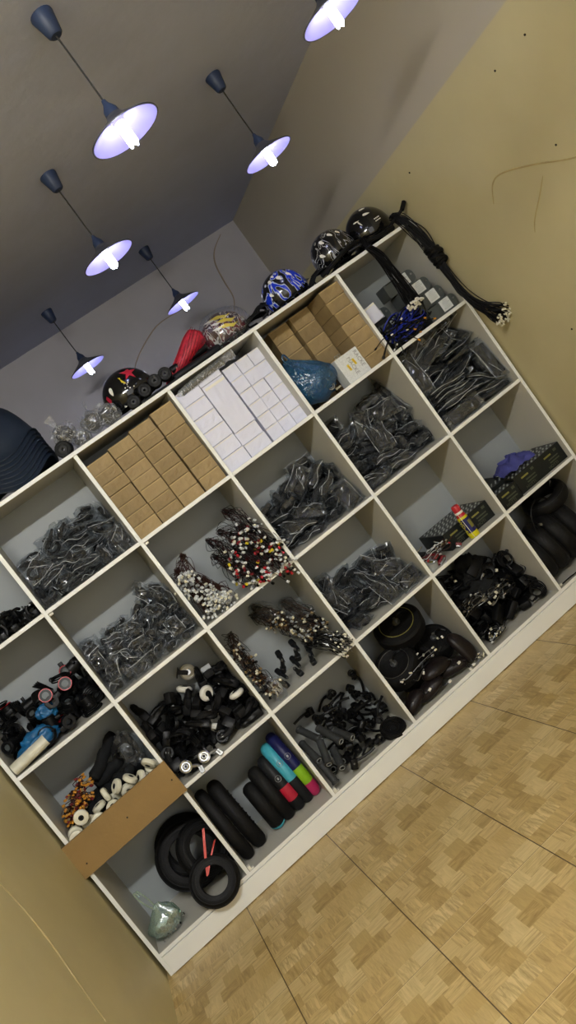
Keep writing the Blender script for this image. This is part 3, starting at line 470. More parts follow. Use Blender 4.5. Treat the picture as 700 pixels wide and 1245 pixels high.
# nested dark shells at the far left
def shell(k):
    bm = bmesh.new(); nr, na = 12, 48
    H = .19
    def P(u, a):
        rr = .085+.105*u**.8 if u > .0001 else .0
        ang = a
        z = H*(1-u**2.6)+(.03*math.cos(3*ang+.9)*u**3)
        if u < .34: rr = (.085+.105*.34**.8)*(u/.34)
        return Vector((rr*1.0*math.cos(ang)*(1+.05*math.cos(2*ang)), rr*.82*math.sin(ang), z))
    top = bm.verts.new(P(0, 0)); rings = []
    for i in range(1, nr+1): rings.append([bm.verts.new(P(i/nr, 2*PI*j/na)) for j in range(na)])
    rings.append([bm.verts.new(v.co+Vector((v.co.x*.04, v.co.y*.04, -.004))) for v in rings[-1]])
    rings.append([bm.verts.new(v.co+Vector((-v.co.x*.05, -v.co.y*.05, -.003))) for v in rings[-1]])
    for j in range(na): bm.faces.new((top, rings[0][j], rings[0][(j+1) % na]))
    for i in range(len(rings)-1):
        for j in range(na): bm.faces.new((rings[i][j], rings[i+1][j], rings[i+1][(j+1) % na], rings[i][(j+1) % na]))
    return bm
bm = shell(0); shell_me = mesh_of('plastic_shell', bm, 'navy', 'all')
NS = 8
for k in range(NS):
    o = link('plastic_shell', shell_me, None, (.668+rnd.uniform(-.002, .002), .17, ZT+.03+k*.0185), (0, 0, rnd.uniform(-.03, .03)))
    lab = 'uppermost of the nested dark navy plastic shells at the left end' if k == NS-1 else 'dark navy plastic shell nested in the stack at the left end'
    tag(o, lab, 'plastic shell', None if k == NS-1 else 'nested navy shells on top of the shelving')
# ribbed roller ring
def ribbed_roll(name, loc, r, h, rot, label):
    t = thing(name, label, 'roller', loc, rot, 'small rubber rollers on top of the shelving')
    bm = bmesh.new(); lathe(bm, [(r*.42, -h/2), (r*.9, -h/2), (r, -h*.35), (r*.93, -h*.2), (r, -.05*h), (r*.93, .08*h), (r, h*.22), (r*.97, h*.4), (r*.88, h/2), (r*.42, h/2)], 24, closed=True); obj('tyre', bm, 'dull', t, True)
    bm = bmesh.new(); torus(bm, r*.66, r*.05, 24, 6, (0, 0, h/2)); torus(bm, r*.78, r*.03, 24, 6, (0, 0, h/2)); obj('rib', bm, 'charcoal', t, True)
    bm = bmesh.new(); lathe(bm, [(r*.2, -h*.45), (r*.44, -h*.45), (r*.44, h*.46), (r*.2, h*.46)], 16, closed=True); obj('hub', bm, 'black', t, True)
    return t
ribbed_roll('rubber_roller', (.905, .07, ZT+.037), .036, .05, (R(90), 0, R(-12)), 'ribbed dark roller in front of the plastic-wrapped balls')
wl = ['lowest black roller, before the red-star helmet', 'black roller just left of the two highest ones', 'black roller second from the red net', 'black roller at the foot of the red net']
for (x, z), lb in zip(((1.243, 1.902), (1.308, 1.925), (1.366, 1.945), (1.418, 1.942)), wl):
    ribbed_roll('rubber_roller', (x, .035, ZT+.029+(0 if x < 1.25 else .014 if x < 1.33 else .022)), .0295, .06, (R(90), 0, R(-10)), lb)
bm = bmesh.new(); box(bm, (1.36, .075, ZT+.006), (.20, .12, .012), bev=.003); tag(obj('flat_strip', bm, 'charcoal'), 'flat dark strip under the black rollers by the red-star helmet', 'strip')

def crumple(bm, loc, dim, seed, amp=.25, sub=3, flat=True):
    r = bmesh.ops.create_icosphere(bm, subdivisions=sub, radius=1); off = Vector((seed*3.1, seed*1.7, seed*.9))
    for v in r['verts']:
        p = v.co.copy(); d = noise.noise(p*2.2+off)*amp+noise.noise(p*5.5+off)*amp*.5
        q = p*(1+d); q = Vector((q.x*dim[0]/2, q.y*dim[1]/2, q.z*dim[2]/2))
        if flat and q.z < -dim[2]*.40: q.z = -dim[2]*.40
        v.co = q+Vector(loc)
    return r['verts']
# wrapped round brushes
for i, (x, z, s, lb) in enumerate(((.945, .088, .095, 'plastic-wrapped dark ball resting on the ribbed roller'), (.99, .035, .085, 'plastic-wrapped dark ball low beside the ribbed roller'),
                               (1.068, .065, .10, 'plastic-wrapped dark ball with an upright twisted bag end'), (1.135, .05, .10, 'plastic-wrapped dark ball touching the red-star helmet'))):
    t = thing('wrapped_ball', lb, 'wrapped part', (x, .085, ZT+z), (0, 0, i), 'plastic-wrapped balls on top of the shelving')
    bm = bmesh.new(); crumple(bm, (0, 0, 0), (s*.74, s*.74, s*.74), i+2, .12, 3, False); obj('core', bm, 'charcoal', t)
    bm = bmesh.new(); crumple(bm, (0, 0, 0), (s*1.02, s*1.0, s*.98), i+9, .22, 3, False)
    for k in range(3):
        a = rnd.uniform(0, 6); u = Vector((math.cos(a)*.3, math.sin(a)*.3, 1)).normalized()
        if k: u = Vector((math.cos(a), math.sin(a), .5)).normalized()
        L = s*(.95 if i in (0, 2) and k == 0 else .62); b0 = u*s*.38; e = u*L; w = u.cross(Vector((.2, .9, .3))).normalized()*s*.2
        a1, a2, a3 = bm.verts.new(b0-w*.3), bm.verts.new(b0+w*.3), bm.verts.new(e+w); a4 = bm.verts.new(e-w+Vector((0, 0, .004))); m5 = bm.verts.new((b0+e)/2+w.cross(u)*.3)
        for f in ((a1, a2, m5), (a2, a3, m5), (a3, a4, m5), (a4, a1, m5)): bm.faces.new(f)
    obj('plastic_wrap', bm, 'filmcrinkle', t)

# helmets -----------------------------------------------------------------
def helmet(loc, rz, dims, shellmat, label, vents, vm='whiteplastic', rot=(0, 0)):
    a, b, c = dims
    t = thing('helmet', label, 'helmet', loc, (rot[0], rot[1], rz))
    bm = bmesh.new(); nu, nv = 36, 16
    def P(u, v, s=1.):                                        # u around, v from pole 0 to rim 1
        th = v*R(112); ang = 2*PI*u
        x = math.sin(th)*math.cos(ang); y = math.sin(th)*math.sin(ang); z = math.cos(th)
        if x > 0: x *= 1+.10*max(0, -z+.25)*abs(x)
        if z < 0: z *= .9; x *= 1.-.06*(-z); y *= 1.-.1*(-z)
        back = .22*max(0, -x)*max(0, v-.7); z -= back
        return Vector((x*a*s, y*b*s, z*c*s))
    top = bm.verts.new(P(0, 0)); rings = [[bm.verts.new(P(j/nu, (i+1)/nv)) for j in range(nu)] for i in range(nv)]
    rings.append([bm.verts.new(P(j/nu, 1, .93)) for j in range(nu)])
    for i in range(nv-3, -1, -3): rings.append([bm.verts.new(P(j/nu, (i+1)/nv, .9)) for j in range(nu)])
    for j in range(nu): bm.faces.new((top, rings[0][j], rings[0][(j+1) % nu]))
    for i in range(len(rings)-1):
        for j in range(nu): bm.faces.new((rings[i][j], rings[i+1][j], rings[i+1][(j+1) % nu], rings[i][(j+1) % nu]))
    sh = obj('shell', bm, shellmat, t, 'all')
    bm = bmesh.new()
    pk = []                                                   # small peak in front
    grid(bm, 10, 3, lambda u, v: Vector(((a*.90+v*a*.30)*math.cos((u-.5)*1.5), (b*.90+v*b*.12)*math.sin((u-.5)*1.5), c*.02-v*c*.10+.03*c*math.cos((u-.5)*3))))
    bmesh.ops.solidify(bm, geom=bm.faces[:], thickness=.004); obj('peak', bm, 'helmblack', t, True)
    bm = bmesh.new(); tube(bm, [P(j/nu, 1, .985) for j in range(nu)], .0045, 6, True); obj('rim_trim', bm, 'black', t, True)
    bm = bmesh.new()
    for s in (-1, 1):
        tube(bm, smooth_path([(a*.3, s*b*.86, -c*.2), (a*.25, s*b*.8, -c*.38), (a*.35, s*b*.5, -c*.46), (a*.4, s*b*.1, -c*.44)], 4), .004, 5)
    obj('chin_strap', bm, 'softblack', t, True)
    for (u, v, l, w, ang) in vents:                           # pale vent openings on the side facing the room
        p = P(u, v, 1.004); du = (P(u+.01, v, 1.004)-p).normalized(); dv = (P(u, v+.02, 1.004)-p).normalized()
        dd = du*math.cos(ang)+dv*math.sin(ang); ww = du*-math.sin(ang)+dv*math.cos(ang)
        nn = du.cross(dv).normalized()
        if nn.dot(p) < 0: nn = -nn
        bm = bmesh.new(); n = 14
        rim = []
        for k in range(n):
            q = 2*PI*k/n; e = math.cos(q); f = math.sin(q)*(1-.45*e)
            pt = p+dd*e*l+ww*f*w; s2 = 1/math.sqrt((pt.x/a)**2+(pt.y/b)**2+(pt.z/c)**2) if pt.z > 0 else 1
            rim.append(bm.verts.new(pt*min(s2, 1.2)*1.006+nn*.0006))
        bm.faces.new(rim); r2 = bmesh.ops.extrude_face_region(bm, geom=bm.faces[:])
        for q in r2['geom']:
            if isinstance(q, bmesh.types.BMVert): q.co += nn*.0012
        obj('vent', bm, vm if isinstance(vm, str) else vm[len([1 for _ in ()])], t)
    return t, P
u0 = -.25                                                     # toward the room (-y)
HZ = ZT+.052
helmet((1.272, .155, ZT+.082), 0, (.118, .10, .112), 'helmblack', 'black helmet with a red star and white and yellow marks', [(-.36, .62, .020, .008, 1.5), (-.40, .86, .014, .005, 1.5), (-.30, .95, .005, .004, 0), (-.34, 1., .006, .004, .5)])
def decal(t, pts, m, name):
    bm = bmesh.new(); f = bm.faces.new([bm.verts.new(p) for p in pts]); r2 = bmesh.ops.extrude_face_region(bm, geom=[f])
    for q in r2['geom']:
        if isinstance(q, bmesh.types.BMVert): q.co += Vector(q.co).normalized()*.0014
    bmesh.ops.triangulate(bm, faces=bm.faces[:]); return obj(name, bm, m, t)
H1 = [o for o in COL.objects if o.name.startswith('helmet')][0]
def onhelm(dx, dz, dims=(.118, .10, .112)):
    a, b, c = dims; y = -b*math.sqrt(max(.02, 1-(dx/a)**2-(dz/c)**2)); return Vector((dx, y, dz))*1.012
def star(cx, cz, r1, r2, n=5, ph=.3): return [onhelm(cx+(r1 if k % 2 == 0 else r2)*math.sin(ph+PI*k/n), cz+(r1 if k % 2 == 0 else r2)*math.cos(ph+PI*k/n)) for k in range(2*n)]
decal(H1, star(.034, .066, .036, .013), 'crimson', 'star_mark')
decal(H1, [onhelm(x-.012, z) for x, z in ((-.004, .072), (.004, .066), (.001, .055), (.006, .045), (.010, .030), (.002, .036), (-.004, .046), (-.001, .057))], 'yellow', 'flash_mark')
decal(H1, [onhelm(x, z) for x, z in ((-.100, .030), (-.092, .038), (-.088, .012), (-.098, -.004))], 'crimson', 'red_mark')
for k in range(9):
    x, z = .0+rnd.uniform(-.03, .035), .015+rnd.uniform(-.02, .02); r = rnd.uniform(.0018, .004)
    decal(H1, [onhelm(x+r*math.cos(q), z+r*math.sin(q)) for q in (0, 1.2, 2.4, 3.6, 4.8)], 'whiteplastic', 'dot_mark')

hB, PB = helmet((1.775, .15, ZT+.062), R(-6), (.108, .095, .10), 'flamemulti', 'helmet with yellow flashes wrapped in crinkled clear plastic', [])
dB = (.108, .095, .10)
for zz in ((.062, .0), (.035, .012), (.012, .004)):
    decal(hB, [onhelm(x+.002+zz[1], z+zz[0], dB) for x, z in ((-.035, .018), (.0, .014), (.030, -.004), (.052, -.006), (.020, -.016), (.004, -.004), (-.02, .002))], 'yellow', 'flash_mark')
    decal(hB, [onhelm(x-.03+zz[1], z+zz[0]+.01, dB) for x, z in ((-.03, .012), (-.01, .010), (.012, -.002), (-.01, -.004))], 'whiteplastic', 'white_mark')
bm = bmesh.new(); crumple(bm, (0, 0, .012), (.27, .25, .20), 31, .10, 4); obj('plastic_wrap', bm, 'film', hB)
helmet((2.118, .15, ZT+.062), R(4), (.112, .098, .108), 'flameblue', 'blue and black flame helmet with white vents', [(-.37, .45, .013, .007, 1.0), (-.29, .50, .015, .008, 1.1), (-.21, .55, .015, .007, 1.2), (-.40, .72, .012, .006, .8), (-.33, .35, .010, .005, 1.0)])
helmet((2.43, .15, ZT+.085), R(3), (.112, .10, .11), 'flamewhite', 'black helmet covered in fine white flame lines', [(-.36, .50, .015, .007, .9), (-.27, .45, .015, .007, 1.1), (-.40, .75, .015, .007, .7), (-.20, .50, .012, .006, 1.3)])
helmet((2.645, .155, ZT+.075), R(3), (.112, .105, .118), 'helmblack', 'plain glossy black helmet nearest the right end', [(-.26, .30, .016, .006, .3), (-.28, .50, .018, .006, .3), (-.36, .60, .016, .003, 1.2), (-.38, .52, .016, .003, .2)]+[(-.26+.012*(k % 4), .70+.05*(k//4), .003, .0025, 0) for k in range(8)])

# red net bag standing diagonally
t = thing('net_bag', 'red mesh net bag twisted into a slanting roll', 'net bag', (1.55, .13, ZT+.045))
bm = bmesh.new(); P = smooth_path([(-.125, 0, -.03), (-.07, 0, -.002), (0, 0, .028), (.07, 0, .062), (.125, 0, .085)], 5); n = len(P)
vs = tube(bm, P, [.012+.032*min(1, i/(n-1)*1.35) if i < n-3 else .044-.012*(i-n+3) for i in range(n)], 20)
for v in vs: v.co += Vector((0, 1, .3))*0+v.co.normalized()*0+Vector((0, math.sin(v.co.z*190+v.co.x*60)*.003, math.cos(v.co.y*260)*.003))
obj('netting', bm, 'netred', t, True)
bm = bmesh.new()
for k in range(16):
    a = 2*PI*k/16; tube(bm, [p+Vector((0, math.sin(a+i*.12), math.cos(a+i*.12)))*(.0125+.033*min(1, i/(n-1)*1.35)) for i, p in enumerate(P[:-2])], .0013, 4)
obj('net_fold', bm, 'darkred', t)
# black sleeves and long clear-wrapped tube
def rod(name, label, cat, p0, p1, r, m, endm=None, group=None, wrap=None):
    p0, p1 = Vector(p0), Vector(p1); t = thing(name, label, cat, (p0+p1)/2, (0, 0, 0), group); d = (p1-p0)/2
    bm = bmesh.new(); tube(bm, [-d, -d*.98, -d*.5, d*.5, d*.98, d], [r*.94, r, r, r, r, r*.94], 14); obj('barrel', bm, m, t, True)
    if endm:
        bm = bmesh.new(); q = d.to_track_quat('Z', 'Y').to_matrix().to_4x4(); torus(bm, r*.78, r*.16, 16, 6, -d, q); torus(bm, r*.78, r*.16, 16, 6, d, q); obj('end_ring', bm, endm, t, True)
    return t
rod('black_tube', 'thick black tube lying under the red net', 'tube', (1.44, .12, ZT+.022), (1.70, .10, ZT+.022), .022, 'black', 'charcoal')
rod('black_tube', 'black tube lying in front, along the top board edge', 'tube', (1.45, .065, ZT+.018), (1.68, .055, ZT+.018), .018, 'charcoal', 'black')
rod('black_tube', 'upper black tube leaning against the plastic-wrapped helmet', 'tube', (1.47, .12, ZT+.06), (1.66, .13, ZT+.063), .018, 'black', 'charcoal')
t = thing('wrapped_tube', 'grey tube in crinkled clear plastic over the white boxes', 'wrapped tube', (1.54, .03, 1.828))
bm = bmesh.new(); tube(bm, [(-.115, 0, -.012), (0, 0, -.004), (.11, 0, .002)], .0165, 14); obj('tube', bm, 'slate', t, True)
bm = bmesh.new(); vs = tube(bm, [(-.14, 0, -.014), (-.12, 0, -.012), (-.06, 0, -.008), (0, 0, -.004), (.06, 0, 0), (.11, 0, .002), (.128, 0, .002), (.17, 0, .004)], [.004, .016, .02, .0195, .02, .02, .012, .021], 14)
for v in vs:
    v.co += Vector((noise.noise(v.co*90), noise.noise(v.co*80+Vector((5, 0, 0))), noise.noise(v.co*85+Vector((0, 5, 0)))))*(.014 if v.co.x > .1 else .004)
obj('plastic_wrap', bm, 'filmcrinkle', t)
# black pads / straps between helmets
def pad(label, loc, dims, rot, seed, m='softblack', group=None):
    t = thing('knee_pad', label, 'pad', loc, rot, group)
    bm = bmesh.new(); L, W, H = dims
    g = grid(bm, 12, 6, lambda u, v: Vector(((u-.5)*L, (v-.5)*W*(1-.25*(2*u-1)**2), H*(math.cos((u-.5)*PI*.9)*.8+math.cos((v-.5)*PI*.95)*.35)-H*.5+.003*noise.noise(Vector((u*5, v*5, seed))))))
    bmesh.ops.solidify(bm, geom=bm.faces[:], thickness=.007); obj('padding', bm, m, t, 'all')
    for s in (-1, 1):
        bm = bmesh.new(); tube(bm, smooth_path([(s*L*.3, -W*.45, H*.1), (s*L*.33, -W*.6, -H*.2), (s*L*.1, -W*.55, -H*.35)], 4), .005, 5); obj('strap', bm, 'black', t, True)
    bm = bmesh.new(); box(bm, (0, -W*.2, H*.62), (L*.3, W*.25, .004), bev=.0015); obj('patch', bm, 'charcoal', t)
    return t
pad('black pad lying between the plastic-wrapped and the blue helmet', (1.90, .10, ZT+.028), (.17, .10, .045), (0, R(-6), 0), 1)
pad('black pad standing tilted left of the blue helmet', (1.985, .16, ZT+.05), (.11, .09, .06), (R(10), R(25), 0), 2)
pad('black pad right of the blue helmet, under the white-lined one', (2.27, .10, ZT+.026), (.16, .09, .05), (0, R(-14), 0), 3)
pad('black pad supporting the white-lined helmet', (2.42, .12, ZT+.016), (.17, .13, .03), (0, 0, 0), 4)
pad('black pad under the plain black helmet', (2.61, .13, ZT+.014), (.17, .13, .026), (0, 0, 0), 5)

# hanging cable bundles
def strands(n, ctrl, rads, sr, seed, jit=.0, ends=None, k=6):
    """n thin cables along a control path; rads = spread at each control point"""
    rr = random.Random(seed); bm = bmesh.new(); tips = []
    for i in range(n):
        a = rr.uniform(0, 2*PI); q = math.sqrt(rr.random()); pts = []
        for j, c in enumerate(ctrl):
            a2 = a+j*.25; d = rads[j]*q
            t = (Vector(ctrl[min(j+1, len(ctrl)-1)])-Vector(ctrl[max(j-1, 0)])).normalized(); s = t.cross(Vector((.1, .97, .2))).normalized(); w = s.cross(t)
            pts.append(Vector(c)+s*math.cos(a2)*d+w*math.sin(a2)*d+Vector((rr.gauss(0, jit), rr.gauss(0, jit), rr.gauss(0, jit)))*(1 if j else 0))
        P = smooth_path(pts, k); tube(bm, P, sr, 5); tips.append((P[-1], (P[-1]-P[-3]).normalized()))
    return bm, tips
def connectors(t, tips, mats, size, name='connector', seed=1):
    rr = random.Random(seed)
    mes = {}
    for m in set(mats):
        bm = bmesh.new(); box(bm, (0, 0, 0), size, bev=min(size)*.18)
        box(bm, (0, 0, size[2]*.35), (size[0]*1.12, size[1]*.6, size[2]*.12)); mes[m] = mesh_of(name, bm, m)
    for p, d in tips:
        m = rr.choice(mats); o = link(name, mes[m], t, p+d*size[2]*.4); o.rotation_euler = d.to_track_quat('Z', 'Y').to_euler()
t = thing('cable_bundle', 'black cable bundle hanging down the right end with many pale plug tips', 'cable bundle', (2.715, -.03, ZT+.03))
O = Vector(t.location)
def rel(L): return [Vector(p)-O for p in L]
c1 = rel([(2.70, .02, 1.925), (2.715, -.015, 1.88), (2.735, -.03, 1.78), (2.735, -.04, 1.68), (2.728, -.05, 1.60), (2.722, -.065, 1.48), (2.73, -.10, 1.385), (2.742, -.15, 1.315), (2.75, -.19, 1.275)])
bm, tips = strands(42, c1, [.020, .022, .026, .024, .012, .014, .022, .036, .052], .0024, 3, .005); obj('cables', bm, 'cable', t, True)
connectors(t, tips, ['cream'], (.008, .008, .010), 'plug_tip')
bm = bmesh.new(); 
for z, s in ((1.70, .03), (1.66, .028)): 
    for q in range(4): torus(bm, s, .009, 16, 6, Vector((2.735+q*.002, -.042, z-q*.012))-O, (R(14), R(8), q), 1)
obj('coil_knot', bm, 'cable', t, True)
t = thing('cable_bundle', 'black cable bundle hanging in front of the grey chargers, white tips together', 'cable bundle', (2.49, -.02, ZT+.02))
O = Vector(t.location)
c2 = rel([(2.52, .05, 1.905), (2.50, .0, 1.905), (2.492, -.025, 1.87), (2.508, -.035, 1.80), (2.505, -.045, 1.70), (2.492, -.07, 1.60), (2.480, -.095, 1.548)])
bm, tips = strands(36, c2, [.02, .018, .013, .02, .026, .032, .036], .0022, 8, .003); obj('cables', bm, 'cable', t, True)
connectors(t, tips, ['whiteplastic'], (.009, .009, .010), 'plug_tip')
bm = bmesh.new(); torus(bm, .015, .004, 16, 6, Vector((2.494, -.027, 1.868))-O, (R(10), 0, 0)); obj('tie', bm, 'charcoal', t, True)
def handlebar(label, pts, r):
    p0 = Vector(pts[0]); t = thing('handlebar_grip', label, 'bar', p0)
    P = smooth_path([Vector(p)-p0 for p in pts], 5); bm = bmesh.new(); tube(bm, P, r, 12); obj('bar', bm, 'black', t, True)
    bm = bmesh.new(); d = (P[-1]-P[-2]).normalized(); tube(bm, [P[-1]-d*.045, P[-1]-d*.043, P[-1]-d*.002, P[-1]+d*.001], [r*1.05, r*1.4, r*1.4, r*1.2], 12); obj('grip', bm, 'dull', t, True)
    return t
handlebar('black bar with its grip sticking up past the right end of the shelving', [(2.63, .0, ZT+.018), (2.70, -.01, ZT+.040), (2.74, -.02, ZT+.055), (2.772, -.02, ZT+.078)], .0075)
handlebar('black bar lying over the board edge before the plain black helmet', [(2.43, .03, ZT+.04), (2.50, .0, ZT+.030), (2.58, -.006, ZT+.016), (2.66, -.008, ZT+.012)], .0095)
handlebar('black strap bar lying below the white-lined helmet', [(2.25, .02, ZT+.016), (2.34, .015, ZT+.035), (2.43, .01, ZT+.055), (2.50, .02, ZT+.045)], .010)
# ------------------------------------------------------------------ cartons
ORD = ['topmost', 'second from the top', 'third from the top', 'fourth from the top', 'fifth from the top', 'sixth from the top', 'seventh from the top', 'lowest']
def carton(loc, dim, m, label, name='cardboard_box', group=None, rz=0., flapm='flap'):
    t = bmesh.new(); w, d, h = dim
    nx, nz = 6, 4; s = rnd.random()*99
    r = bmesh.ops.create_grid(t, x_segments=nx, y_segments=nz, size=.5)          # front face with slight dents
    for v in r['verts']:
        x, z = v.co.x*w, v.co.y*h; edge = max(abs(v.co.x), abs(v.co.y)) > .49
        v.co = Vector((x, -d/2+(0 if edge else .0022*noise.noise(Vector((x*40, z*60, s)))), z))
    bd = [e for e in t.edges if e.is_boundary]; q = bmesh.ops.extrude_edge_only(t, edges=bd)
    for v in q['geom']:
        if isinstance(v, bmesh.types.BMVert): v.co.y = d/2
    bmesh.ops.holes_fill(t, edges=[e for e in t.edges if e.is_boundary], sides=0)
    bmesh.ops.translate(t, verts=t.verts, vec=(0, 0, h/2))
    o = obj(name, t, m, None); o.location = loc; o.rotation_euler = (0, 0, rz)
    tag(o, label, 'box', group)
    f = bmesh.new(); box(f, (rnd.uniform(-.004, .004), -d/2-.0011, h*.93), (w*.9, .001, h*.05)); obj('tuck_flap', f, flapm, o)
    return o
# brown boxes, second column
x0, x1, z0, z1 = cell(2, 0)
colx = [(x0+.001, .108), (x0+.112, .108), (x0+.222, .106), (x0+.334, .107)]
for ci, (cx, w) in enumerate(colx):
    n = [7, 7, 7, 7][ci]; top = [.365, .375, .385, .392][ci]; h = top/n; z = z0
    for k in range(n):
        hh = h*(1+(.08 if (k+ci) % 3 == 0 else -.04)); 
        if z+hh > z0+top+.002: hh = z0+top-z
        nm = ['leftmost', 'second', 'third', 'rightmost'][ci]
        carton((cx+w/2+rnd.uniform(-.0012, .0012), .10+rnd.uniform(-.007, .007)+ci%2*.006, z), (w-.0025, .17, hh-.0016), rnd.choice(['kraft', 'kraft2']),
               'small kraft box, %s of the %s stack left of the white cartons' % (ORD[n-1-k] if k else 'lowest', nm), group='small kraft boxes in the brown box compartment')
        z += hh
# white cartons
x0, x1, z0, z1 = cell(3, 0)
cols = [(x0+.002, .112, [.066]*6, .02), (x0+.116, .113, [.062, .062, .0, .235, .04], .02), (x0+.24, .068, [.062]*6, .035), (x0+.312, .066, [.062]*6, .05), (x0+.381, .062, [.062]*6, .06)]
for ci, (cx, w, hs, dy) in enumerate(cols):
    z = z0; hs = [h for h in hs if h]
    nm = ['leftmost', 'second', 'third', 'fourth', 'rightmost'][ci]
    for k, h in enumerate(hs):
        if ci == 4 and k == 0: pass
        top = ORD[len(hs)-1-k] if k else 'lowest'
        carton((cx+w/2+rnd.uniform(-.001, .001), dy+.09+rnd.uniform(-.005, .005), z), (w-.003, .16, h-.0018), 'whitebox',
               '%s white carton, %s of the %s white stack' % ('tall' if h > .1 else 'small', top, nm), 'carton', 'white cartons', flapm='whiteplastic')
        z += h
# fifth column, brown boxes stepping back
x0, x1, z0, z1 = cell(4, 0)
def kstack(cx, w, cy, d, n, H, nm):
    h = H/n
    for k in range(n):
        carton((cx+rnd.uniform(-.0012, .0012), cy+rnd.uniform(-.004, .004), z0+k*h), (w-.001, d, h-.0016), rnd.choice(['kraft', 'kraft2']),
               'kraft box, %s of the %s stack behind the blue bag' % (ORD[n-1-k] if k else 'lowest', nm), group='kraft boxes beside the blue bag')
kstack(x1-.055, .108, .12, .20, 7, .405, 'front right')
kstack(x1-.170, .108, .26, .16, 6, .405, 'middle set back')
kstack(x1-.285, .105, .275, .13, 6, .405, 'left set back')
t = thing('white_carton', 'square white printed carton with two yellow marks beside the blue bag', 'box', (2.127, .07, z0))
bm = bmesh.new(); box(bm, (0, 0, .062), (.126, .09, .124), bev=.001); obj('carton_body', bm, 'label', t)
for dx, dz in ((-.022, .062), (.014, .072)):
    bm = bmesh.new(); box(bm, (dx, -.0458, dz), (.011, .001, .03), rot=(0, R(-6), 0)); obj('yellow_mark', bm, 'yellow', t)
    bm = bmesh.new(); box(bm, (dx, -.0466, dz), (.003, .0008, .018), rot=(0, R(-6), 0)); obj('mark_text', bm, 'orange', t)
text('printed_word', 'MACKE', .026, 'print', t, (-.002, -.0457, .060), (R(90), R(90), 0))
text('printed_word', 'RACKE', .026, 'print', t, (.042, -.0457, .072), (R(90), R(90), 0))
for dx in (-.046, -.030):
    bm = bmesh.new(); torus(bm, .007, .0018, 14, 6, (dx+.01, -.02, .133), (R(80), 0, 0)); obj('clip', bm, 'steel', t, True)
# blue bag
def bag(name, label, loc, dims, m, seed, knot=.25):
    t = thing(name, label, 'bag', loc); w, d, h = dims
    bm = bmesh.new(); nu, nv = 40, 22
    prof = [(0, .0), (.10, .62), (.22, .88), (.35, 1.), (.50, .97), (.62, .82), (.74, .60), (.84, .40), (.92, .24), (1., .16)]
    def rad(v):
        for (a, b), (c, e) in zip(prof, prof[1:]):
            if v <= c: return b+(e-b)*(v-a)/(c-a)
        return .16
    def f(u, v):
        a = 2*PI*u; r = rad(v); pl = 1+.13*v*math.sin(a*9+v*5+seed)+.25*noise.noise(Vector((math.cos(a)*1.3, math.sin(a)*1.3, v*2.2+seed)))+.12*noise.noise(Vector((math.cos(a)*4, math.sin(a)*4, v*5+seed)))
        q = max(0, v-.45); return Vector((r*pl*w/2*math.cos(a)-q*w*knot*1.4, r*pl*d/2*math.sin(a), h*(v**.9)))
    rings = [[bm.verts.new(f(j/nu, i/nv)) for j in range(nu)] for i in range(nv+1)]
    for i in range(nv):
        for j in range(nu): bm.faces.new((rings[i][j], rings[i][(j+1) % nu], rings[i+1][(j+1) % nu], rings[i+1][j]))
    obj('bag_body', bm, m, t, 'all'); return t
t = bag('plastic_bag', 'blue plastic bag with a knotted top standing left of the white printed carton', (1.960, .10, z0), (.235, .15, .25), 'filmblue', 2., .30)
bm = bmesh.new(); crumple(bm, (.02, .02, .055), (.12, .08, .09), 5, .3, 3); obj('contents', bm, 'clothblue', t, 'all')
bm = bmesh.new(); torus(bm, .016, .003, 18, 6, (.035, -.045, .045), (R(75), 0, 0)); torus(bm, .009, .002, 18, 6, (.035, -.047, .045), (R(75), 0, 0)); box(bm, (.06, -.04, .02), (.03, .012, .008)); obj('metal_ring', bm, 'steel', t, True)
bm = bmesh.new(); tube(bm, smooth_path([(-.055, -.02, .21), (-.07, -.03, .26), (-.052, -.03, .275), (-.035, -.02, .21)], 4), .004, 6); obj('bag_handle', bm, 'filmblue', t, True)

# grey chargers
x0, x1, z0, z1 = cell(5, 0)
def make_charger():
    t = thing('charger', 'x', 'charger'); w, d, h = .165, .10, .066
    bm = bmesh.new(); n = 8; o = []
    for k in range(n+1): a = -PI/2+PI*k/n*.5; o.append((w/2-.026+.026*math.cos(a), -h/2+.026+.026*math.sin(a)))
    for k in range(n+1): a = PI*k/n*.5; o.append((w/2-.026+.026*math.cos(a), h/2-.026+.026*math.sin(a)))
    o += [(-w/2+.004, h/2), (-w/2, h/2-.004), (-w/2, -h/2+.004), (-w/2+.004, -h/2)]
    fr = [bm.verts.new((x, -d/2, z+h/2)) for x, z in o]; bk = [bm.verts.new((x, d/2, z+h/2)) for x, z in o]
    bm.faces.new(fr); bm.faces.new(bk[::-1])
    for k in range(len(o)): bm.faces.new((fr[k], bk[k], bk[(k+1) % len(o)], fr[(k+1) % len(o)]))
    obj('case', bm, 'slate', t, True)
    bm = bmesh.new(); box(bm, (.020, -d/2-.0008, h/2+.002), (.055, .001, .054)); obj('rating_label', bm, 'label', t)
    bm = bmesh.new()
    for k in range(6): box(bm, (.020+(k % 2)*.004, -d/2-.0015, .018+k*.0075), (.038-(k % 3)*.008, .0006, .002))
    obj('label_print', bm, 'print', t)
    bm = bmesh.new(); cyl(bm, .005, .002, (.068, -d/2-.001, h*.6), (R(90), 0, 0), 10); box(bm, (.068, -d/2-.002, h*.6), (.008, .001, .0015), (0, R(45), 0)); obj('screw', bm, 'dimsteel', t)
    bm = bmesh.new(); box(bm, (-.045, -d/2-.001, h*.93), (.05, .002, .004)); obj('edge_seam', bm, 'charcoal', t)
    return t
ch = make_charger(); chk = kids(ch)
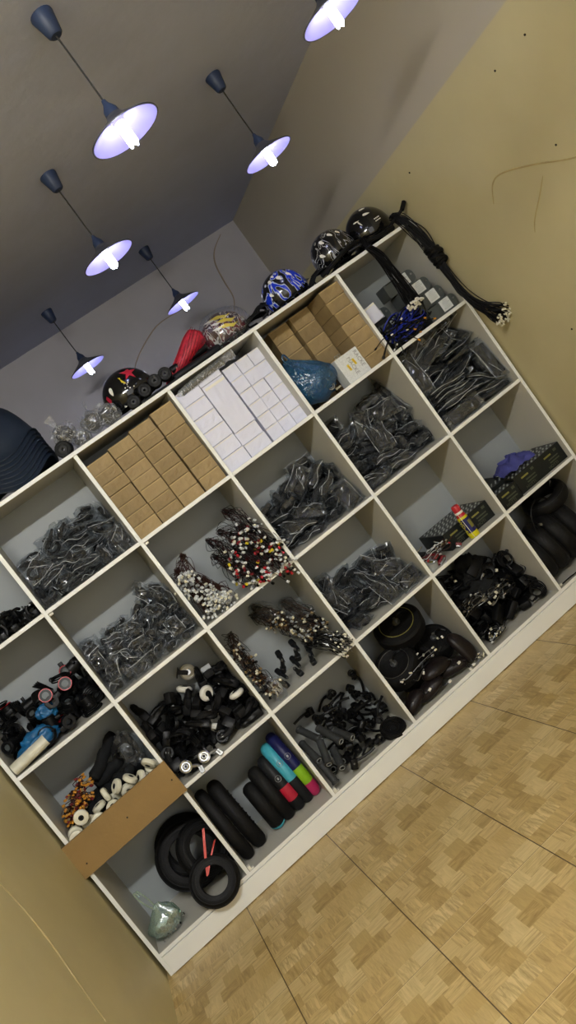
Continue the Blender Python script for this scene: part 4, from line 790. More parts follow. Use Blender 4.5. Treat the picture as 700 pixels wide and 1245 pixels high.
cl = [((2.660, .075, 0), 'lowest grey charger in the right-hand stepped stack, by the end panel'), ((2.632, .085, 1), 'second lowest grey charger in the right-hand stepped stack'), ((2.605, .095, 2), 'third grey charger up in the right-hand stepped stack'),
      ((2.572, .11, 3), 'topmost grey charger, partly behind the hanging cables'), ((2.487, .17, 0), 'grey charger at the bottom left behind the blue wires'), ((2.455, .175, 1), 'grey charger in the left stack behind the small white box'), ((2.432, .18, 2), 'grey charger on top of the left stack')]
for i, ((x, y, k), lb) in enumerate(cl):
    c = ch if i == 0 else copy_tree(ch, ch=chk); dz = .0015
    if i >= 4: x += .0
    c.location = (x, y if i < 4 else y+.06, z0+k*(.066+dz)); c.rotation_euler = (0, 0, R(-3+i % 3*2)); tag(c, lb, 'charger', 'grey chargers in the top right compartment')
t = thing('white_box', 'small plain white box in front of the left chargers', 'box', (2.372, .09, z0+.155), (0, R(-4), 0))
bm = bmesh.new(); box(bm, (0, 0, .04), (.07, .06, .08), bev=.001); obj('carton_body', bm, 'whitebox', t); bm = bmesh.new(); box(bm, (0, -.031, .074), (.066, .001, .008)); obj('tuck_flap', bm, 'whiteplastic', t)
t = thing('black_box', 'black box holding up the small white box', 'box', (2.372, .11, z0)); bm = bmesh.new(); box(bm, (0, 0, .077), (.09, .09, .153), bev=.003); obj('case', bm, 'charcoal', t); bm = bmesh.new(); box(bm, (0, -.046, .12), (.06, .001, .02)); obj('front_label', bm, 'slate', t)
def cable_mess(name, label, loc, dims, seed, mats, n=26, r=.0022, loops=1.5, conn=None, group=None, size=(.008, .007, .012)):
    """tangled cables lying in a low heap"""
    rr = random.Random(seed); t = thing(name, label, 'cables', loc, (0, 0, 0), group); w, d, h = dims; parts = {}; tips = []
    for i in range(n):
        m = mats[i % len(mats)]; bm = parts.setdefault(m, bmesh.new())
        c = Vector((rr.uniform(-w/2, w/2)*.7, rr.uniform(-d/2, d/2)*.7, rr.uniform(.15, .8)*h)); a0 = rr.uniform(0, 6); rx, ry = rr.uniform(.15, .5)*w, rr.uniform(.15, .5)*d; tl = rr.uniform(-.8, .8)
        pts = []; K = 9
        for k in range(K):
            a = a0+2*PI*loops*k/K*rr.uniform(.8, 1.1); x = c.x+rx*math.cos(a); y = c.y+ry*math.sin(a); z = c.z+math.sin(a+tl)*h*.35*tl+rr.gauss(0, h*.06)
            pts.append(Vector((max(-w/2, min(w/2, x)), max(-d/2, min(d/2, y)), max(.003, min(h, z)))))
        P = smooth_path(pts, 4); tube(bm, P, r, 5); tips.append((P[-1], (P[-1]-P[-3]).normalized()))
        if rr.random() < .6: tips.append((P[0], (P[0]-P[2]).normalized()))
    for m, bm in parts.items(): obj('cables', bm, m, t, True)
    if conn: connectors(t, tips, conn, size, seed=seed)
    return t
cable_mess('cable_tangle', 'tangle of royal blue and black cables at the front below the chargers', (2.46, .055, z0), (.24, .10, .135), 5, ['blue', 'black', 'blue', 'black'], 40, .0032, 1.2, ['orange', 'whiteplastic', 'black', 'black', 'black'])
t = thing('cable_bundle', 'black cable ends with amber tips poking over the divider into the brown boxes', 'cable bundle', (2.36, .02, z0+.03))
for k in range(9):
    rr = random.Random(k); e = Vector((rr.uniform(-.14, -.02) if k < 5 else rr.uniform(.02, .24), -.03-rr.random()*.02, rr.uniform(-.07, .06) if k < 5 else rr.uniform(-.06, .03)))
    bm = bmesh.new(); P = smooth_path([(.05*rr.random(), .02, .03), e*.5+Vector((0, -.02, .03)), e], 5); tube(bm, P, .0024, 5); obj('cable', bm, 'black', t, True)
    bm = bmesh.new(); d = (P[-1]-P[-2]).normalized(); tube(bm, [P[-1]-d*.003, P[-1]+d*.009], .0045, 6); obj('plug_tip', bm, 'orange' if k >= 5 else 'black', t)

# ------------------------------------------------------------------ heaps of small goods (rest poses from a drop test)
def pillow(bm, L, W, H, seed, over=.14, nx=8, ny=6):
    """crumpled flat bag around a part"""
    rr = random.Random(seed); off = Vector((seed*1.3, seed*2.1, 0)); S = []
    for s in (1, -1):
        def f(u, v, s=s):
            U, V = 2*u-1, 2*v-1; e = max(abs(U), abs(V)) > .99
            x = U*L/2*(1+over); y = V*W/2*(1+over)
            b = (1-U**4)*(1-V**4); z = s*H/2*(b**.5 if b > 0 else 0)*1.05
            nn = noise.noise(Vector((x*45, y*45, s*3))+off); n2 = noise.noise(Vector((x*110, y*110, s*5))+off)
            z += (nn*.35+n2*.25)*H*(0 if e else 1)+(H*.35*noise.noise(Vector((x*25, y*25, 9))+off) if e else 0)
            x += nn*L*.03+(n2*L*.03 if e else 0); y += n2*W*.06
            return Vector((x, y, z))
        S.append(grid(bm, nx, ny, f))
    bmesh.ops.remove_doubles(bm, verts=bm.verts, dist=1e-5)
def crease_glints(t, L, W, H, seed, over, k=3):
    rr = random.Random(seed); bm = bmesh.new(); L *= (1+over)/2; W *= (1+over)/2
    for s in (-1, 1):
        if rr.random() < .35: continue
        P = smooth_path([(-L*.95, s*W, rr.uniform(-1, 1)*H*.3), (-L*.3, s*W*rr.uniform(.9, 1.05), rr.uniform(-1, 1)*H*.4), (L*.35, s*W*rr.uniform(.9, 1.05), rr.uniform(-1, 1)*H*.4), (L*.95, s*W, rr.uniform(-1, 1)*H*.3)], 3); tube(bm, P, [.0006+.0011*rr.random() for _ in P], 4)
    for _ in range(k):
        a = rr.uniform(-1, 1); b = rr.uniform(-1, 1); x0_ = rr.uniform(-.9, .3)*L; P = smooth_path([(x0_, a*W*.8, H*.40), (x0_+L*.35, (a+b)*W*.4, H*.58), (x0_+L*.65, b*W*.8, H*.42)], 3); z = rr.choice((-1, 1, 1))
        tube(bm, [Vector((p.x, p.y, p.z*z)) for p in P], [.0004+.0010*rr.random() for _ in P], 4)
    obj('bag_crease_glint', bm, 'creaseglint', t)  # whitish strips along edges and creases, modelled as the film's highlight streaks
def rbox(bm, dim, loc=(0, 0, 0), rot=(0, 0, 0), b=.2, seg=2): box(bm, loc, dim, rot, min(dim)*b, seg)
def protos(kind):
    """list of prototype roots (unlinked positions far from use are avoided: first use moves them)"""
    P = []
    nv = 3
    for s in range(nv):
        if kind == 'loopbag':
            t = thing('bagged_clamp', 'x', 'part'); bm = bmesh.new(); torus(bm, .028, .007, 20, 7, (-.012, 0, 0), (R(8*s), 0, 0), .9); rbox(bm, (.035, .026, .022), (.026, .002*s, 0), (0, 0, s)); cyl(bm, .006, .05, (.03, .012, 0), (R(90), 0, s*.5)); obj('clamp', bm, 'charcoal', t, True)
            bm = bmesh.new(); pillow(bm, .11, .08, .036, s+1, .16, 10, 8); obj('plastic_bag', bm, 'film', t); crease_glints(t, .11, .08, .036, s, .1, 4)
        elif kind == 'smallbag':
            t = thing('bagged_fitting', 'x', 'part'); bm = bmesh.new()
            if s == 0: torus(bm, .016, .005, 16, 6); rbox(bm, (.03, .018, .02), (.02, 0, 0))
            elif s == 1: rbox(bm, (.05, .03, .022)); cyl(bm, .008, .03, (0, .01, .004), (0, R(90), .4))
            else: cyl(bm, .015, .024, (-.01, 0, 0), (R(20), 0, 0)); cyl(bm, .006, .06, (.01, 0, .004), (0, R(90), .3)); rbox(bm, (.02, .03, .012), (.02, 0, 0))
            obj('fitting', bm, 'charcoal', t, True)
            bm = bmesh.new(); pillow(bm, .075, .055, .034, s+11, .2, 7, 6); obj('plastic_bag', bm, 'film', t); crease_glints(t, .075, .055, .034, s+5, .12, 3)
        elif kind in ('pouch', 'controller'):
            t = thing('bagged_adapter' if kind == 'pouch' else 'bagged_controller', 'x', 'part'); bm = bmesh.new()
            L, W, H = (.108, .066, .026) if kind == 'pouch' else (.10, .066, .027)
            rbox(bm, (L, W, H), (0, 0, 0), (0, 0, .04*s), .35, 2)
            obj('case', bm, 'charcoal', t, True)
            bm = bmesh.new(); tube(bm, smooth_path([(L/2-.004, .01, 0), (L/2+.012, .018, .006), (L/2-.005, -.012, H*.6), (0, .0, H*.62), (-L*.3, .012, H*.55)], 4), .0028, 5); obj('lead', bm, 'black', t, True)
            bm = bmesh.new(); pillow(bm, .13 if kind == 'pouch' else .12, .085, .037, s+21, .14, 10, 7); obj('plastic_bag', bm, 'filmgrey', t); crease_glints(t, .125, .085, .037, s+9, .1, 4)
        elif kind == 'longbag':
            t = thing('bagged_brake_pad', 'x', 'part'); t.name = 'bagged_strip'; bm = bmesh.new(); rbox(bm, (.17, .055, .014), (0, 0, 0), (0, 0, 0), .3, 2); obj('strip', bm, 'charcoal', t, True)
            bm = bmesh.new(); pillow(bm, .20, .072, .023, s+31, .08, 14, 6); obj('plastic_bag', bm, 'filmgrey', t); crease_glints(t, .20, .072, .023, s+14, .06, 2)
        elif kind == 'clip':
            t = thing('plastic_clip', 'x', 'clip'); bm = bmesh.new(); P_ = [(.03*math.cos(a), .024*math.sin(a), 0) for a in [R(30+i*30) for i in range(11)]]; tube(bm, P_, .007, 6); rbox(bm, (.03, .03, .026), (-.02, 0, 0)); obj('jaw', bm, 'black', t, True)
            bm = bmesh.new(); cyl(bm, .004, .04, (.022, 0, 0), (0, 0, 0), 8); obj('pin', bm, 'dimsteel' if s == 0 else 'charcoal', t, True)
        elif kind == 'throttle':
            t = thing('throttle_control', 'x', 'control'); bm = bmesh.new(); lathe(bm, [(.014, -.026), (.026, -.026), (.027, .02), (.022, .026), (.014, .026)], 18, closed=True); rbox(bm, (.03, .02, .012), (.03, 0, .006)); rbox(bm, (.02, .034, .02), (-.02, 0, -.006)); obj('housing', bm, 'black', t, True)
            bm = bmesh.new(); torus(bm, .0235, .0022, 22, 6, (0, 0, .0265)); obj('ring', bm, ['red', 'charcoal', 'charcoal'][s], t, True)
            bm = bmesh.new(); cyl(bm, .012, .003, (0, 0, .022)); obj('display', bm, 'slate', t, True)
        elif kind == 'loop':
            t = thing('coiled_cable', 'x', 'cable'); bm = bmesh.new()
            for q in range(4): torus(bm, .04-q*.003, .0032, 22, 5, (q*.002, 0, -.006+q*.004), (R(6*q-8), R(5*s), 0))
            obj('coil', bm, 'black', t, True); bm = bmesh.new(); torus(bm, .008, .003, 10, 5, (.038, 0, 0), (R(90), 0, 0)); obj('tie', bm, 'charcoal', t, True)
        elif kind == 'caster':
            t = thing('caster_wheel', 'x', 'caster'); bm = bmesh.new(); box(bm, (0, 0, .036), (.045, .04, .004), bev=.001); 
            for q in (-1, 1): box(bm, (.004, q*.0145, .014), (.02, .003, .048), bev=.001)
            obj('fork', bm, 'dimsteel' if s == 2 else 'black', t)
            bm = bmesh.new(); lathe(bm, [(.014, -.012), (.026, -.012), (.033, -.006), (.035, 0), (.033, .006), (.026, .012), (.014, .012)], 24, (.006, 0, -.008), (R(90), 0, 0), True); w = obj('wheel', bm, 'whiteplastic', t, True)
            bm = bmesh.new(); lathe(bm, [(.004, -.0125), (.0125, -.0125), (.0125, .0125), (.004, .0125)], 14, (.006, 0, -.008), (R(90), 0, 0), True); obj('hub', bm, 'charcoal' if s else 'steel', w, True)
        elif kind == 'bracket':
            t = thing('folding_bracket', 'x', 'bracket'); bm = bmesh.new(); P_ = smooth_path([(-.045, -.01, 0), (-.02, .012, .006*s), (.015, .01, 0), (.044, -.014, .004)], 4); tube(bm, P_, [.018-.006*abs(i/len(P_)-.5)*2 for i in range(len(P_))], 8); rbox(bm, (.046, .052, .034), (-.03, 0, 0)); torus(bm, .021, .009, 16, 6, (.03, .0, 0), (R(20*s), 0, 0)); obj('arm', bm, 'dull' if s else 'black', t, True)
            bm = bmesh.new(); cyl(bm, .006, .03, (.03, 0, 0), (0, 0, 0), 10); cyl(bm, .004, .03, (-.03, .01, 0), (0, 0, 0), 8); obj('bolt', bm, 'dimsteel' if s < 1 else 'charcoal', t, True)
        elif kind == 'plugcable':
            t = thing('plug_lead', 'x', 'cable'); bm = bmesh.new()
            for q in range(5): torus(bm, .042-q*.004, .003, 20, 5, (q*.003, 0, -.008+q*.004), (R(9*q-18), R(6*s), 0))
            obj('coil', bm, 'black', t, True)
            bm = bmesh.new(); rbox(bm, (.018, .012, .012), (.035, -.02, .012)); cyl(bm, .005, .018, (.05, -.02, .012), (0, R(90), 0), 8); obj('connector', bm, 'dimsteel' if s == 0 else 'black', t, True)
            bm = bmesh.new(); rbox(bm, (.014, .012, .010), (-.02, .03, .012), (0, 0, .5)); obj('plug', bm, 'cream' if s == 0 else 'charcoal', t, True)
        elif kind == 'adapter':
            t = thing('adapter_block', 'x', 'adapter'); bm = bmesh.new(); rbox(bm, (.09, .054, .036), b=.25); obj('case', bm, 'black', t, True)
            bm = bmesh.new(); tube(bm, smooth_path([(.045, 0, 0), (.06, .01, .01), (.05, .03, .02), (.02, .032, .016)], 4), .003, 5); obj('lead', bm, 'black', t, True)
        elif kind == 'lever':
            t = thing('brake_lever', 'x', 'lever'); bm = bmesh.new(); lathe(bm, [(.011, -.014), (.017, -.014), (.017, .014), (.011, .014)], 14, (-.044, 0, 0), (R(90), 0, 0), True); P_ = smooth_path([(-.03, -.004, .004), (0, -.010, .012), (.03, -.006, .006), (.06, .004, -.006)], 4); tube(bm, P_, [.008, .0075, .007, .007]+[.006]*(len(P_)-5)+[.0075], 7); rbox(bm, (.03, .024, .02), (-.026, .004, 0)); obj('blade', bm, 'black', t, True)
            bm = bmesh.new(); cyl(bm, .0042, .03, (-.022, .004, 0), (0, 0, 0), 8); obj('pivot_bolt', bm, 'steel' if s == 0 else 'charcoal', t, True)
        elif kind == 'rollerwheel':
            t = thing('roller_wheel', 'x', 'wheel'); bm = bmesh.new(); lathe(bm, [(.011, -.011), (.021, -.012), (.0285, -.008), (.0305, 0), (.0285, .008), (.021, .012), (.011, .011)], 24, closed=True); obj('tyre', bm, 'cream', t, True)
            bm = bmesh.new(); lathe(bm, [(.0045, -.0115), (.0105, -.0115), (.0115, 0), (.0105, .0115), (.0045, .0115)], 16, closed=True); obj('bearing', bm, 'charcoal', t, True)
        P.append((t, kids(t)))
    return P
LAB = {
 ('00', 'clip'): ('black plastic clip in the heap at the far left edge, below the navy shells', 'black clips in the far left compartment'),
 ('10', 'loopbag'): ('ring clamp in a clear bag, in the heap left of the brown boxes', 'bagged clamps left of the brown boxes'),
 ('11', 'smallbag'): ('small dark fitting in a clear bag, in the heap above the white casters', 'small bagged fittings above the casters'),
 ('31', 'pouch'): ('dark adapter in a clear bag, in the heap directly under the white cartons', 'bagged adapters under the white cartons'),
 ('41', 'pouch'): ('dark adapter in a clear bag, in the heap directly under the blue bag', 'bagged adapters under the blue bag'),
 ('32', 'controller'): ('dark controller box in a clear bag, in the heap left of the spray can', 'bagged controllers left of the spray can'),
 ('51', 'longbag'): ('long flat dark strip in clear plastic, in the full compartment under the chargers', 'bagged strips under the chargers'),
 ('01', 'throttle'): ('black throttle control in the heap behind the rolled white cloth', 'throttle controls behind the white cloth'),
 ('01', 'loop'): ('coiled black cable in the heap behind the rolled white cloth', 'coiled cables behind the white cloth'),
 ('12', 'caster'): ('caster with a white wheel in the black heap above the mudguards', 'white-wheeled casters'),
 ('12', 'loop'): ('coiled black cable left of the white-wheeled casters, above the fibreboard strip', 'coiled cables beside the casters'),
 ('12', 'bracket'): ('black folding bracket in the heap of white-wheeled casters', 'folding brackets among the casters'),
 ('43', 'plugcable'): ('coiled black lead with plugs in the bottom heap under the spray can', 'plug leads in the bottom heap under the spray can'),
 ('43', 'adapter'): ('black adapter block in the bottom heap under the spray can', 'adapter blocks in the bottom heap under the spray can'),
 ('23', 'lever'): ('black brake lever in the heap right of the coloured mudguards', 'brake levers right of the mudguards'),
 ('02', 'rollerwheel'): ('cream roller wheel with dark bearing behind the brown fibreboard strip', 'cream roller wheels behind the fibreboard strip'),
}
for key, kinds in HEAPS.items():
    c, r = int(key[0]), int(key[1]); x0, x1, z0, z1 = cell(c, r)
    if key == '12':                                             # left part of this heap is coiled cable, not casters
        rows = kinds['caster'].split(';'); kinds = dict(kinds)
        kinds['caster'] = ';'.join(q for q in rows if int(q.split()[0]) > 205); kinds['loop'] = ';'.join(q for q in rows if int(q.split()[0]) <= 205)
    for kind, data in kinds.items():
        ps = protos(kind); used = [False]*3; lab, grp = LAB[(key, kind)]; shift = 0
        for i, row in enumerate(data.split(';')):
            v = [int(a) for a in row.split()]
            if key == '23' and v[0] < 120: continue
            k = (i*7+i//3) % 3
            if kind == 'caster': k = 1+i % 2 if i % 4 else 0
            if used[k]: t = copy_tree(ps[k][0], ch=ps[k][1])
            else: t = ps[k][0]; used[k] = True
            t.location = (x0+v[0]/1000, v[1]/1000-(.028 if kind == 'caster' else 0), z0+v[2]/1000+(.022 if kind == 'caster' else 0))
            t.rotation_mode = 'QUATERNION'; t.rotation_quaternion = Quaternion([a/100 for a in v[3:7]]).normalized()
            tag(t, lab, t['category'], grp)
        for k in range(3):
            if not used[k]:
                for q in ps[k][1]: bpy.data.objects.remove(q)
                bpy.data.objects.remove(ps[k][0])

x0, x1, z0, z1 = cell(1, 2)
for i, (dx, y, dz, rx, ry, lb) in enumerate(((.055, .012, .052, 70, 10, 'bright steel bearing pulley at the front left of the caster heap'), (.135, .010, .036, 62, -15, 'bright steel wheel bracket at the front edge of the caster heap'))):
    t = thing('steel_pulley', lb, 'pulley', (x0+dx, y, z0+dz), (R(rx), R(ry), 0)); bm = bmesh.new(); torus(bm, .022, .005, 24, 8); torus(bm, .011, .004, 20, 8); cyl(bm, .021, .004); obj('ring', bm, 'steel', t, True)
    bm = bmesh.new(); tube(bm, smooth_path([(.02, -.01, -.004), (.045, -.02, -.008), (.05, -.045, -.008)], 4), .007, 8); box(bm, (.05, -.04, -.006), (.02, .03, .008), bev=.002); obj('arm', bm, 'dimsteel', t, True); bm = bmesh.new(); cyl(bm, .006, .014); obj('axle', bm, 'charcoal', t, True)

# ------------------------------------------------------------------ far-left second row: cloths
def cloth(name, label, loc, rot, dims, m, seed, roll=False):
    bm = bmesh.new(); L, W, H = dims
    if roll:
        for q in range(3):
            R0 = W*.5-q*.009
            pts = [(R0*math.cos(a)*1.0, R0*.55*math.sin(a)) for a in [2*PI*k/24 for k in range(24)]]
            def f(u, v): 
                a = 2*PI*v*.93+q*.7; w = 1+.08*noise.noise(Vector((u*3, math.cos(a), seed+q)))
                return Vector(((u-.5)*L*(1-.05*q), R0*math.cos(a)*w, H*.5+R0*.62*math.sin(a)*w))
            grid(bm, 12, 24, f)
        bmesh.ops.solidify(bm, geom=bm.faces[:], thickness=.004)
    else: crumple(bm, (0, 0, H*.42), (L, W, H), seed, .35, 4)
    t = tag(obj(name, bm, m, None, 'all'), label, 'cloth'); t.location = loc; t.rotation_euler = rot; return t
x0, x1, z0, z1 = cell(0, 1)
cloth('rolled_cloth', 'off-white cloth folded into a roll at the front left, before the blue sheet', (x0+.085, .035, z0+.004), (0, R(-6), R(6)), (.16, .075, .06), 'whitecloth', 3, True)
cloth('blue_sheet', 'crumpled blue plastic sheet behind the off-white roll', (x0+.13, .075, z0+.01), (0, 0, .2), (.17, .08, .09), 'clothblue', 6)
cloth('blue_sheet', 'small piece of blue plastic sheet between the black controls', (x0+.20, .12, z0+.09), (0, .6, .2), (.08, .05, .07), 'clothblue', 9)
for i, (dx, dz, lb) in enumerate(((.25, .165, 'left one of the two red-ringed throttle barrels'), (.335, .155, 'right one of the two red-ringed throttle barrels'))):
    t = thing('throttle_barrel', lb, 'control', (x0+dx, .13, z0+dz), (R(75), R(10), 0)); bm = bmesh.new(); lathe(bm, [(.014, -.035), (.026, -.035), (.028, .02), (.024, .03), (.014, .03)], 22, closed=True); obj('housing', bm, 'black', t, True)
    bm = bmesh.new(); torus(bm, .0255, .0025, 26, 6, (0, 0, .028)); obj('red_ring', bm, 'red', t, True); bm = bmesh.new(); cyl(bm, .014, .01, (0, 0, .024)); obj('lens', bm, 'slate', t, True)

# ------------------------------------------------------------------ compartment with the fibreboard strip
x0, x1, z0, z1 = cell(0, 2)
def wire_bundle(label, root, end, n, sp0, sp1, wires, conn, csize, seed, group, r=.0016, bow=.03, jit=.008):
    t = thing('wire_bundle', label, 'wire bundle', root, (0, 0, 0), group); E_ = Vector(end)-Vector(root); mid = E_*.5+Vector((0, -bow, bow*.4))
    tips = []
    for i, wm in enumerate(wires):
        bm, tp = strands(max(3, n//len(wires)), [(0, 0, 0), E_*.22+Vector((0, -bow*.4, 0)), mid, E_*.8, E_], [sp0, sp0*1.2, sp1*.6, sp1*.9, sp1], r, seed*10+i, jit, k=3); obj('wires', bm, wm, t); tips += tp
    connectors(t, tips, conn, csize, seed=seed)
    bm = bmesh.new(); torus(bm, sp0*.9, .0025, 10, 5, E_*.12, E_.to_track_quat('Z', 'Y').to_matrix().to_4x4()); obj('tie', bm, 'charcoal', t, True); return t
for i in range(4):
    wire_bundle('maroon wires with many amber connectors beside the cream roller wheels', (x0+.07+.03*(i % 2)+.01*i, .17, z0+.19+.04*(i//2)), (x0+.045+.035*i, .125, z0+.165+.035*(i % 2)+.012*i), 26, .012, .034, ['wirered', 'wirebrown'], ['orange', 'orange', 'kraft2', 'orange', 'darkred'], (.011, .009, .013), 40+i, 'amber connector bundles')
t = tag(obj('foam_block', (lambda b: (box(b, (x0+.11, .24, z0+.075), (.2, .18, .15), bev=.01), b)[1])(bmesh.new()), 'softblack'), 'dark foam block under the amber connectors', 'block')
def sleeve(label, p0, p1, r, m='softblack'):
    p0, p1 = Vector(p0), Vector(p1); t = thing('grip_sleeve', label, 'sleeve', (p0+p1)/2, (0, 0, 0), 'soft black sleeves'); d = (p1-p0)/2
    bm = bmesh.new(); K = 12; tube(bm, [-d+2*d*k/K+Vector((0, 0, .004*math.sin(k*1.3))) for k in range(K+1)], [r*(.8 if k in (0, K) else 1+.06*math.sin(k*2.1)) for k in range(K+1)], 16); obj('sleeve_body', bm, m, t, 'all')
    bm = bmesh.new(); q = d.to_track_quat('Z', 'Y').to_matrix().to_4x4(); torus(bm, r*.62, r*.2, 16, 6, -d, q); obj('cuff', bm, 'black', t, True); return t
sleeve('longest black sleeve, leaning up toward the back of its compartment', (x0+.19, .17, z0+.215), (x0+.345, .27, z0+.295), .026)
sleeve('black sleeve with its rounded end to the left, above the amber connectors', (x0+.18, .20, z0+.185), (x0+.33, .22, z0+.205), .026)
sleeve('black sleeve lying flat just behind the cream wheels', (x0+.20, .16, z0+.145), (x0+.34, .17, z0+.150), .024)
sleeve('lower black sleeve resting under the other sleeves', (x0+.23, .24, z0+.12), (x0+.40, .25, z0+.13), .03)
sleeve('black sleeve at the bottom, partly hidden behind the fibreboard strip', (x0+.22, .19, z0+.055), (x0+.42, .19, z0+.055), .05)
pad('folded black cloth pad with a pointed corner left of the grey gauze', (x0+.36, .19, z0+.24), (.11, .07, .10), (R(20), R(30), 0), 6)
bm = bmesh.new(); crumple(bm, (0, 0, 0), (.10, .08, .16), 12, .4, 3, False); o = tag(obj('gauze_bag', bm, 'filmgrey'), 'crumpled grey translucent bag leaning against the divider above the cream wheels', 'bag'); o.location = (x1-.06, .17, z0+.22)

# ------------------------------------------------------------------ bottom left: tyres and bag
x0, x1, z0, z1 = cell(0, 3)
def tyre(label, loc, rot, Rr, rr, tread=28):
    t = thing('scooter_tyre', label, 'tyre', loc, rot)
    bm = bmesh.new(); N, Mm = 72, 16
    prof = []
    for k in range(Mm):
        a = 2*PI*k/Mm; x = Rr+rr*math.cos(a); z = rr*1.05*math.sin(a)
        if math.cos(a) < -.3: x = Rr-rr*.62+ (math.cos(a)+.3)*rr*.1
        prof.append((x, z))
    lathe(bm, prof, N, closed=True); obj('carcass', bm, 'dull', t, True)
    bm = bmesh.new()
    for q in (-.42, 0, .42): torus(bm, Rr+rr*math.cos(q)*1.0, .0022, 60, 5, (0, 0, rr*1.05*math.sin(q)))
    obj('tread_rib', bm, 'black', t, True)
    bm = bmesh.new(); torus(bm, Rr-rr*.55, .004, 48, 6, (0, 0, rr*.62)); torus(bm, Rr-rr*.55, .004, 48, 6, (0, 0, -rr*.62)); obj('bead', bm, 'charcoal', t, True)
    bm = bmesh.new(); torus(bm, Rr+rr*.45, .0016, 60, 5, (0, 0, rr*.95)); torus(bm, Rr-rr*.05, .0014, 60, 5, (0, 0, rr*1.06)); obj('sidewall_line', bm, 'charcoal', t, True)
    return t
tyre('largest black tyre, leaning back and facing the room', (x0+.292, .205, z0+.142), (R(72), R(0), R(4)), .106, .034)
tyre('black tyre hidden behind the largest one, against the backing', (x0+.30, .285, z0+.150), (R(78), 0, R(-3)), .10, .036)
tyre('black tyre standing edge-on by the divider, behind the small tyre', (x1-.075, .12, z0+.155), (R(60), R(58), 0), .085, .03)
tyre('small black tyre in front, leaning out over the kick board', (x0+.328, -.004, z0+.068), (R(64), R(-4), R(3)), .074, .027)
t = thing('red_strap', 'coral red strap looped over the tyres', 'strap', (.40, .02, .27))
bm = bmesh.new()
def ribbon(bm, pts, w, th=.0015):
    P = smooth_path(pts, 5); a = [bm.verts.new(p+Vector((-w, 0, 0))) for p in P]; b = [bm.verts.new(p+Vector((w, 0, 0))) for p in P]
    for i in range(len(P)-1): bm.faces.new((a[i], b[i], b[i+1], a[i+1]))
ribbon(bm, [(.025, .03, .075), (.0, .01, .04), (-.035, -.01, -.01), (-.066, -.03, -.06)], .006); bmesh.ops.solidify(bm, geom=bm.faces[:], thickness=.002); obj('long_end', bm, 'coral', t)
bm = bmesh.new(); ribbon(bm, [(.035, .02, .012), (.01, .0, -.002), (-.03, -.015, -.03), (-.066, -.032, -.06)], .005); bmesh.ops.solidify(bm, geom=bm.faces[:], thickness=.002); obj('short_end', bm, 'coral', t)
t = bag('plastic_bag', 'pale green translucent bag of small metal pieces in the bottom left corner', (x0+.085, .055, z0), (.15, .09, .135), 'filmgreen', 5., -.1)
bm = bmesh.new()
for k in range(70):
    rr = random.Random(k); p = Vector((rr.gauss(0, .03), rr.gauss(0, .014), abs(rr.gauss(.02, .014))+.006)); box(bm, p, (.012, .005, .004), (rr.random()*3, rr.random()*3, rr.random()*3))
obj('metal_pieces', bm, 'steel', t)['kind'] = 'stuff'
for s in (-1, 1):
    bm = bmesh.new(); tube(bm, smooth_path([(s*.004, -.005, .12), (s*.012-.012, -.005, .17), (s*.010-.022, 0, .215), (s*.004-.022, .002, .222), (-.02-s*.002, .002, .2)], 5), .0035, 6); obj('bag_handle', bm, 'filmgreen', t, True)

# ------------------------------------------------------------------ mudguards
x0, x1, z0, z1 = cell(1, 3)
def mudguard(label, x, ytop, zt, zb, Rr, w, bands, lean=0, badge=None, ribs=False):
    """curved scooter mudguard standing on end; bands = [(t0, t1, material)] from its top"""
    chord = zt-zb; half = math.asin(min(.99, chord/2/Rr)); t = thing('mudguard', label, 'mudguard', (x, .06+ytop, zb), (R(-14), R(lean), 0), 'mudguards')
    def pos(s, q, k=1.):                                   # s along 0 top .. 1 bottom, q across -1..1
        a = half-2*half*s; cy = Rr*math.cos(half); yc = cy; cz = chord/2
        bul = math.cos(q*PI/2*.98); e = 1.0
        if s < .05: e = .8+4*s
        if s > .95: e = .8+4*(1-s)
        out = Rr-w*.62+w*.95*bul*e
        return Vector((w*math.sin(q*PI/2)*e*k, yc-out*math.cos(a)*k, cz+out*math.sin(a)))
    for i, (s0, s1, m) in enumerate(bands):
        bm = bmesh.new(); grid(bm, max(3, int(24*(s1-s0))), 14, lambda u, v: pos(s0+(s1-s0)*u, 2*v-1, 1+.0006*i)); bmesh.ops.solidify(bm, geom=bm.faces[:], thickness=-.003)
        obj('guard_shell' if i == 0 else 'guard_band', bm, m, t, True)
    if badge is not None:
        p = pos(badge, 0); p2 = pos(badge+.02, 0); q = (p2-p).cross(Vector((1, 0, 0))).normalized(); qm = q.to_track_quat('Z', 'Y').to_matrix().to_4x4()
        if q.y > 0: q = -q
        bm = bmesh.new(); torus(bm, .013, .0012, 24, 5, p+q*.001, qm); torus(bm, .004, .0018, 12, 5, p+q*.001, qm); box(bm, p+q*.001, (.003, .012, .001), qm); obj('badge', bm, 'dimsteel', t, True)
    if ribs:
        bm = bmesh.new()
        for k in range(8): 
            s = .22+k*.07; tube(bm, [pos(s, .55), pos(s, .8), pos(s, 1.)], .004, 5)
        obj('grip_rib', bm, 'black', t, True)
    return t
mudguard('all-black mudguard touching the divider by the tyres', x0+.036, .03, z0+.345, z0, .26, .029, [(0, 1, 'dull')], -2)
mudguard('wider black mudguard with a ribbed edge, second from the left', x0+.103, .05, z0+.335, z0, .24, .034, [(0, 1, 'dull')], -3, None, True)
mudguard('small black mudguard with a cyan lower edge', x0+.208, .06, z0+.225, z0, .17, .036, [(0, .93, 'dull'), (.92, 1, 'cyan')], -2)
mudguard('plain black mudguard between the cyan-edged and the red-banded one', x0+.264, .06, z0+.262, z0, .19, .034, [(0, 1, 'dull')], -2)
